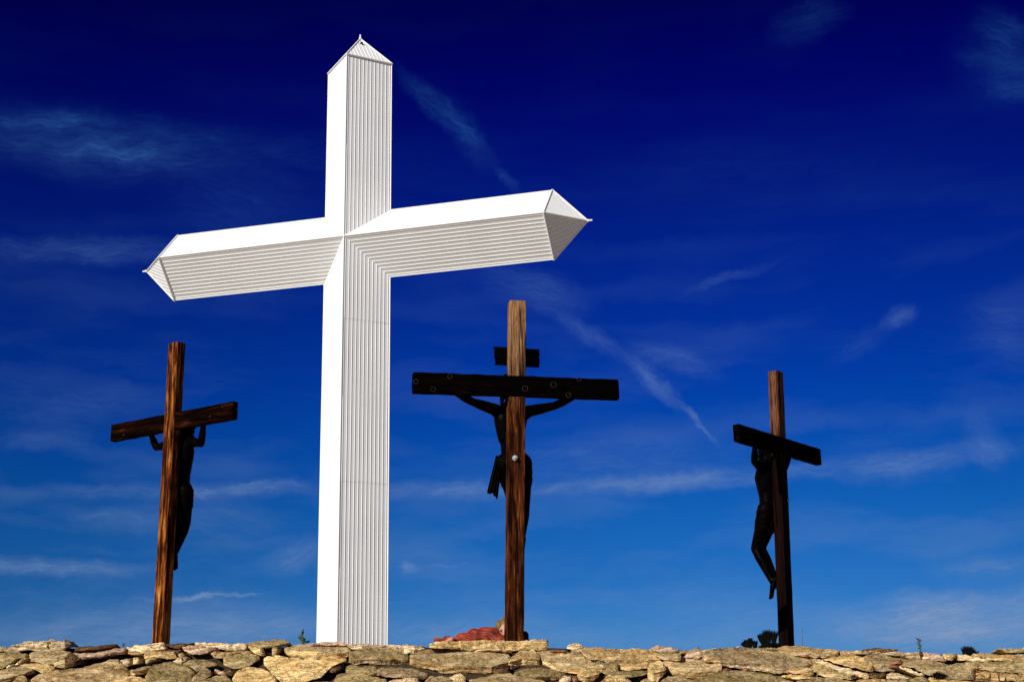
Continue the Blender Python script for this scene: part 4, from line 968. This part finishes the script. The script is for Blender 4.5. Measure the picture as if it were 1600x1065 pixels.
# green weed left of the white cross
base = at(474, 1006, 12.2); base.z = .5
o = empty('weed', base, label='green weed with an upright tip beside the left foot of the white cross', cat='plant')
f = bmesh.new(); q = lambda x, y, dy=0: at(x, y, 12.2+dy) - base
tube(f, [Vector((0, 0, 0)), q(474, 1003), q(471.5, 994), q(472, 985)], [.012, .010, .007, .003], 6)
link('stem', f, M['weed'], o)
f = bmesh.new()
for (x0, y0, x1, y1, w) in ((473,1000,467,993,.008),(472,997,469,991,.007),(473,1001,479,1001,.008),(477,1002,485,1001,.009),(473,1003,470,997,.008),(472,991,473,983,.009),(474,1001,476,995,.007)):
    for k in range(4): blade(f, q(x0, y0), q(x1, y1, .02*k) + Vector((rnd.uniform(-.01, .01), 0, rnd.uniform(-.008, .008))), w, rnd.uniform(-.01, .01))
link('leaf', f, M['weed'], o)
# green sprig at the right with a reddish base
base = at(1439, 1027, 11.75); 
o = empty('sprig', base, label='spindly green sprig on the crest with a reddish brown base, right part of the bank', cat='plant')
f = bmesh.new(); q = lambda x, y, dy=0: at(x, y, 11.75+dy) - base
tube(f, [Vector((0, 0, 0)), q(1438, 1017), q(1437, 1006), q(1435, 996)], [.010, .006, .005, .002], 6); link('stem', f, M['weed'], o)
f = bmesh.new()
for k in range(30):
    y = rnd.uniform(997, 1014); x = 1435 + (y-996)*.16; s = rnd.choice((-1, 1)); L_ = rnd.uniform(2, 6)
    blade(f, q(x, y), q(x+s*L_, y-rnd.uniform(.5, 3), rnd.uniform(-.03, .03)), .0028)
link('leaf', f, M['weed'], o)
f = bmesh.new()
for k in range(40): blade(f, q(1439+rnd.uniform(-1, 1), 1027), q(1439+rnd.uniform(-3.5, 3.5), rnd.uniform(1016, 1021), rnd.uniform(-.03, .03)), .003)
link('dead_leaves', f, M['drybrown'], o)
def grass(name, px, py, wpx, hpx, count, material, label, Y=None, up=0, w=.0022):
    Y = Y or plane_depth(px, py) - .03
    base = at(px, py, Y); f = bmesh.new()
    for k in range(count):
        x = rnd.gauss(0, .45)*wpx/2; h = hpx*rnd.uniform(.45, 1)*(1-min(.6, abs(x)/wpx))
        a = at(px+x*.7, py+1.5, Y+rnd.uniform(-.03, .03)) - base; b = at(px+x*1.25+rnd.uniform(-2, 2), py-h, Y+rnd.uniform(-.04, .02)) - base
        blade(f, a, b, w, rnd.uniform(-.008, .008))
    o = link(name, f, material); o.location = base; return tag(o, label, 'plant')
grass('grass_tuft', 1466, 1056, 26, 9, 150, M['evergreen'], 'dark mossy grass tuft on the broad pale slab at the lower right', w=.003)
grass('grass_tuft', 1335, 1058, 18, 7, 70, M['drybrown'], 'brown dry tuft under the lower end of the bright cream beam')
grass('grass_tuft', 1365, 1046, 8, 9, 26, M['drybrown'], 'wispy brown tuft on the rough greyish stone at the right')
grass('grass_tuft', 1195, 1013, 40, 3, 60, M['dry'], 'short straw along the foot of the black shrub')
grass('grass_tuft', 1091, 1012, 3, 5, 7, M['drybrown'], 'tiny dry sprig on the tan crest stone left of the black shrub', Y=12.0)
grass('grass_tuft', 193, 1008, 2.4, 9, 7, M['weed'], 'tiny dark sprig on the crest left of the left cross', Y=12.0)
grass('grass_tuft', 612, 1007, 3, 5, 6, M['drybrown'], 'tiny dry sprig at the right foot of the white cross', Y=12.2)
# straw blades in front of the cream stone
def strands(name, pts, mtl, label, w=.0028):
    base = at(pts[0][0], pts[0][1], plane_depth(*pts[0][:2])-.05); f = bmesh.new(); Yd = base.y
    for (x0, y0, x1, y1, x2, y2) in [p[2:] for p in pts]:
        tube(f, [at(x0, y0, Yd)-base, at(x1, y1, Yd-.02)-base, at(x2, y2, Yd-.03)-base], [w, w*.85, w*.3], 5)
    o = link(name, f, mtl); o.location = base; return tag(o, label, 'plant')
strands('straw', [(718,1070)+s for s in ((722,1075,718,1056,710,1046),(724,1075,722,1060,715,1048),(726,1076,724,1060,719,1049),(727,1076,725,1062,722,1053),(720,1075,716,1060,708,1050),(729,1076,727,1064,725,1057))], M['dry'], 'long dry straw blades bending over the great grey slab at the bottom')
strands('dead_twigs', [(1522,1066)+s for s in ((1522,1070,1521,1052,1524,1040),(1524,1070,1523,1055,1530,1037),(1522,1064,1523,1052,1534,1042),(1521,1056,1530,1037,1536,1042),
   (1523,1060,1535,1060,1545,1063),(1522,1058,1530,1052,1544,1061),(1530,1060,1545,1062,1580,1064),(1546,1062,1547,1054,1546,1048),(1547,1062,1548,1055,1548,1049),
   (1561,1064,1560,1054,1554,1045),(1562,1063,1561,1055,1562,1049),(1570,1064,1571,1058,1573,1055),(1572,1064,1572,1059,1570,1056),(1524,1046,1530,1043,1535,1044),(1522,1050,1531,1049,1540,1047),(1525,1054,1520,1050,1522,1044))],
   M['drybrown'], 'tangle of dry reddish brown twigs growing on the bank at the lower right', .0042)
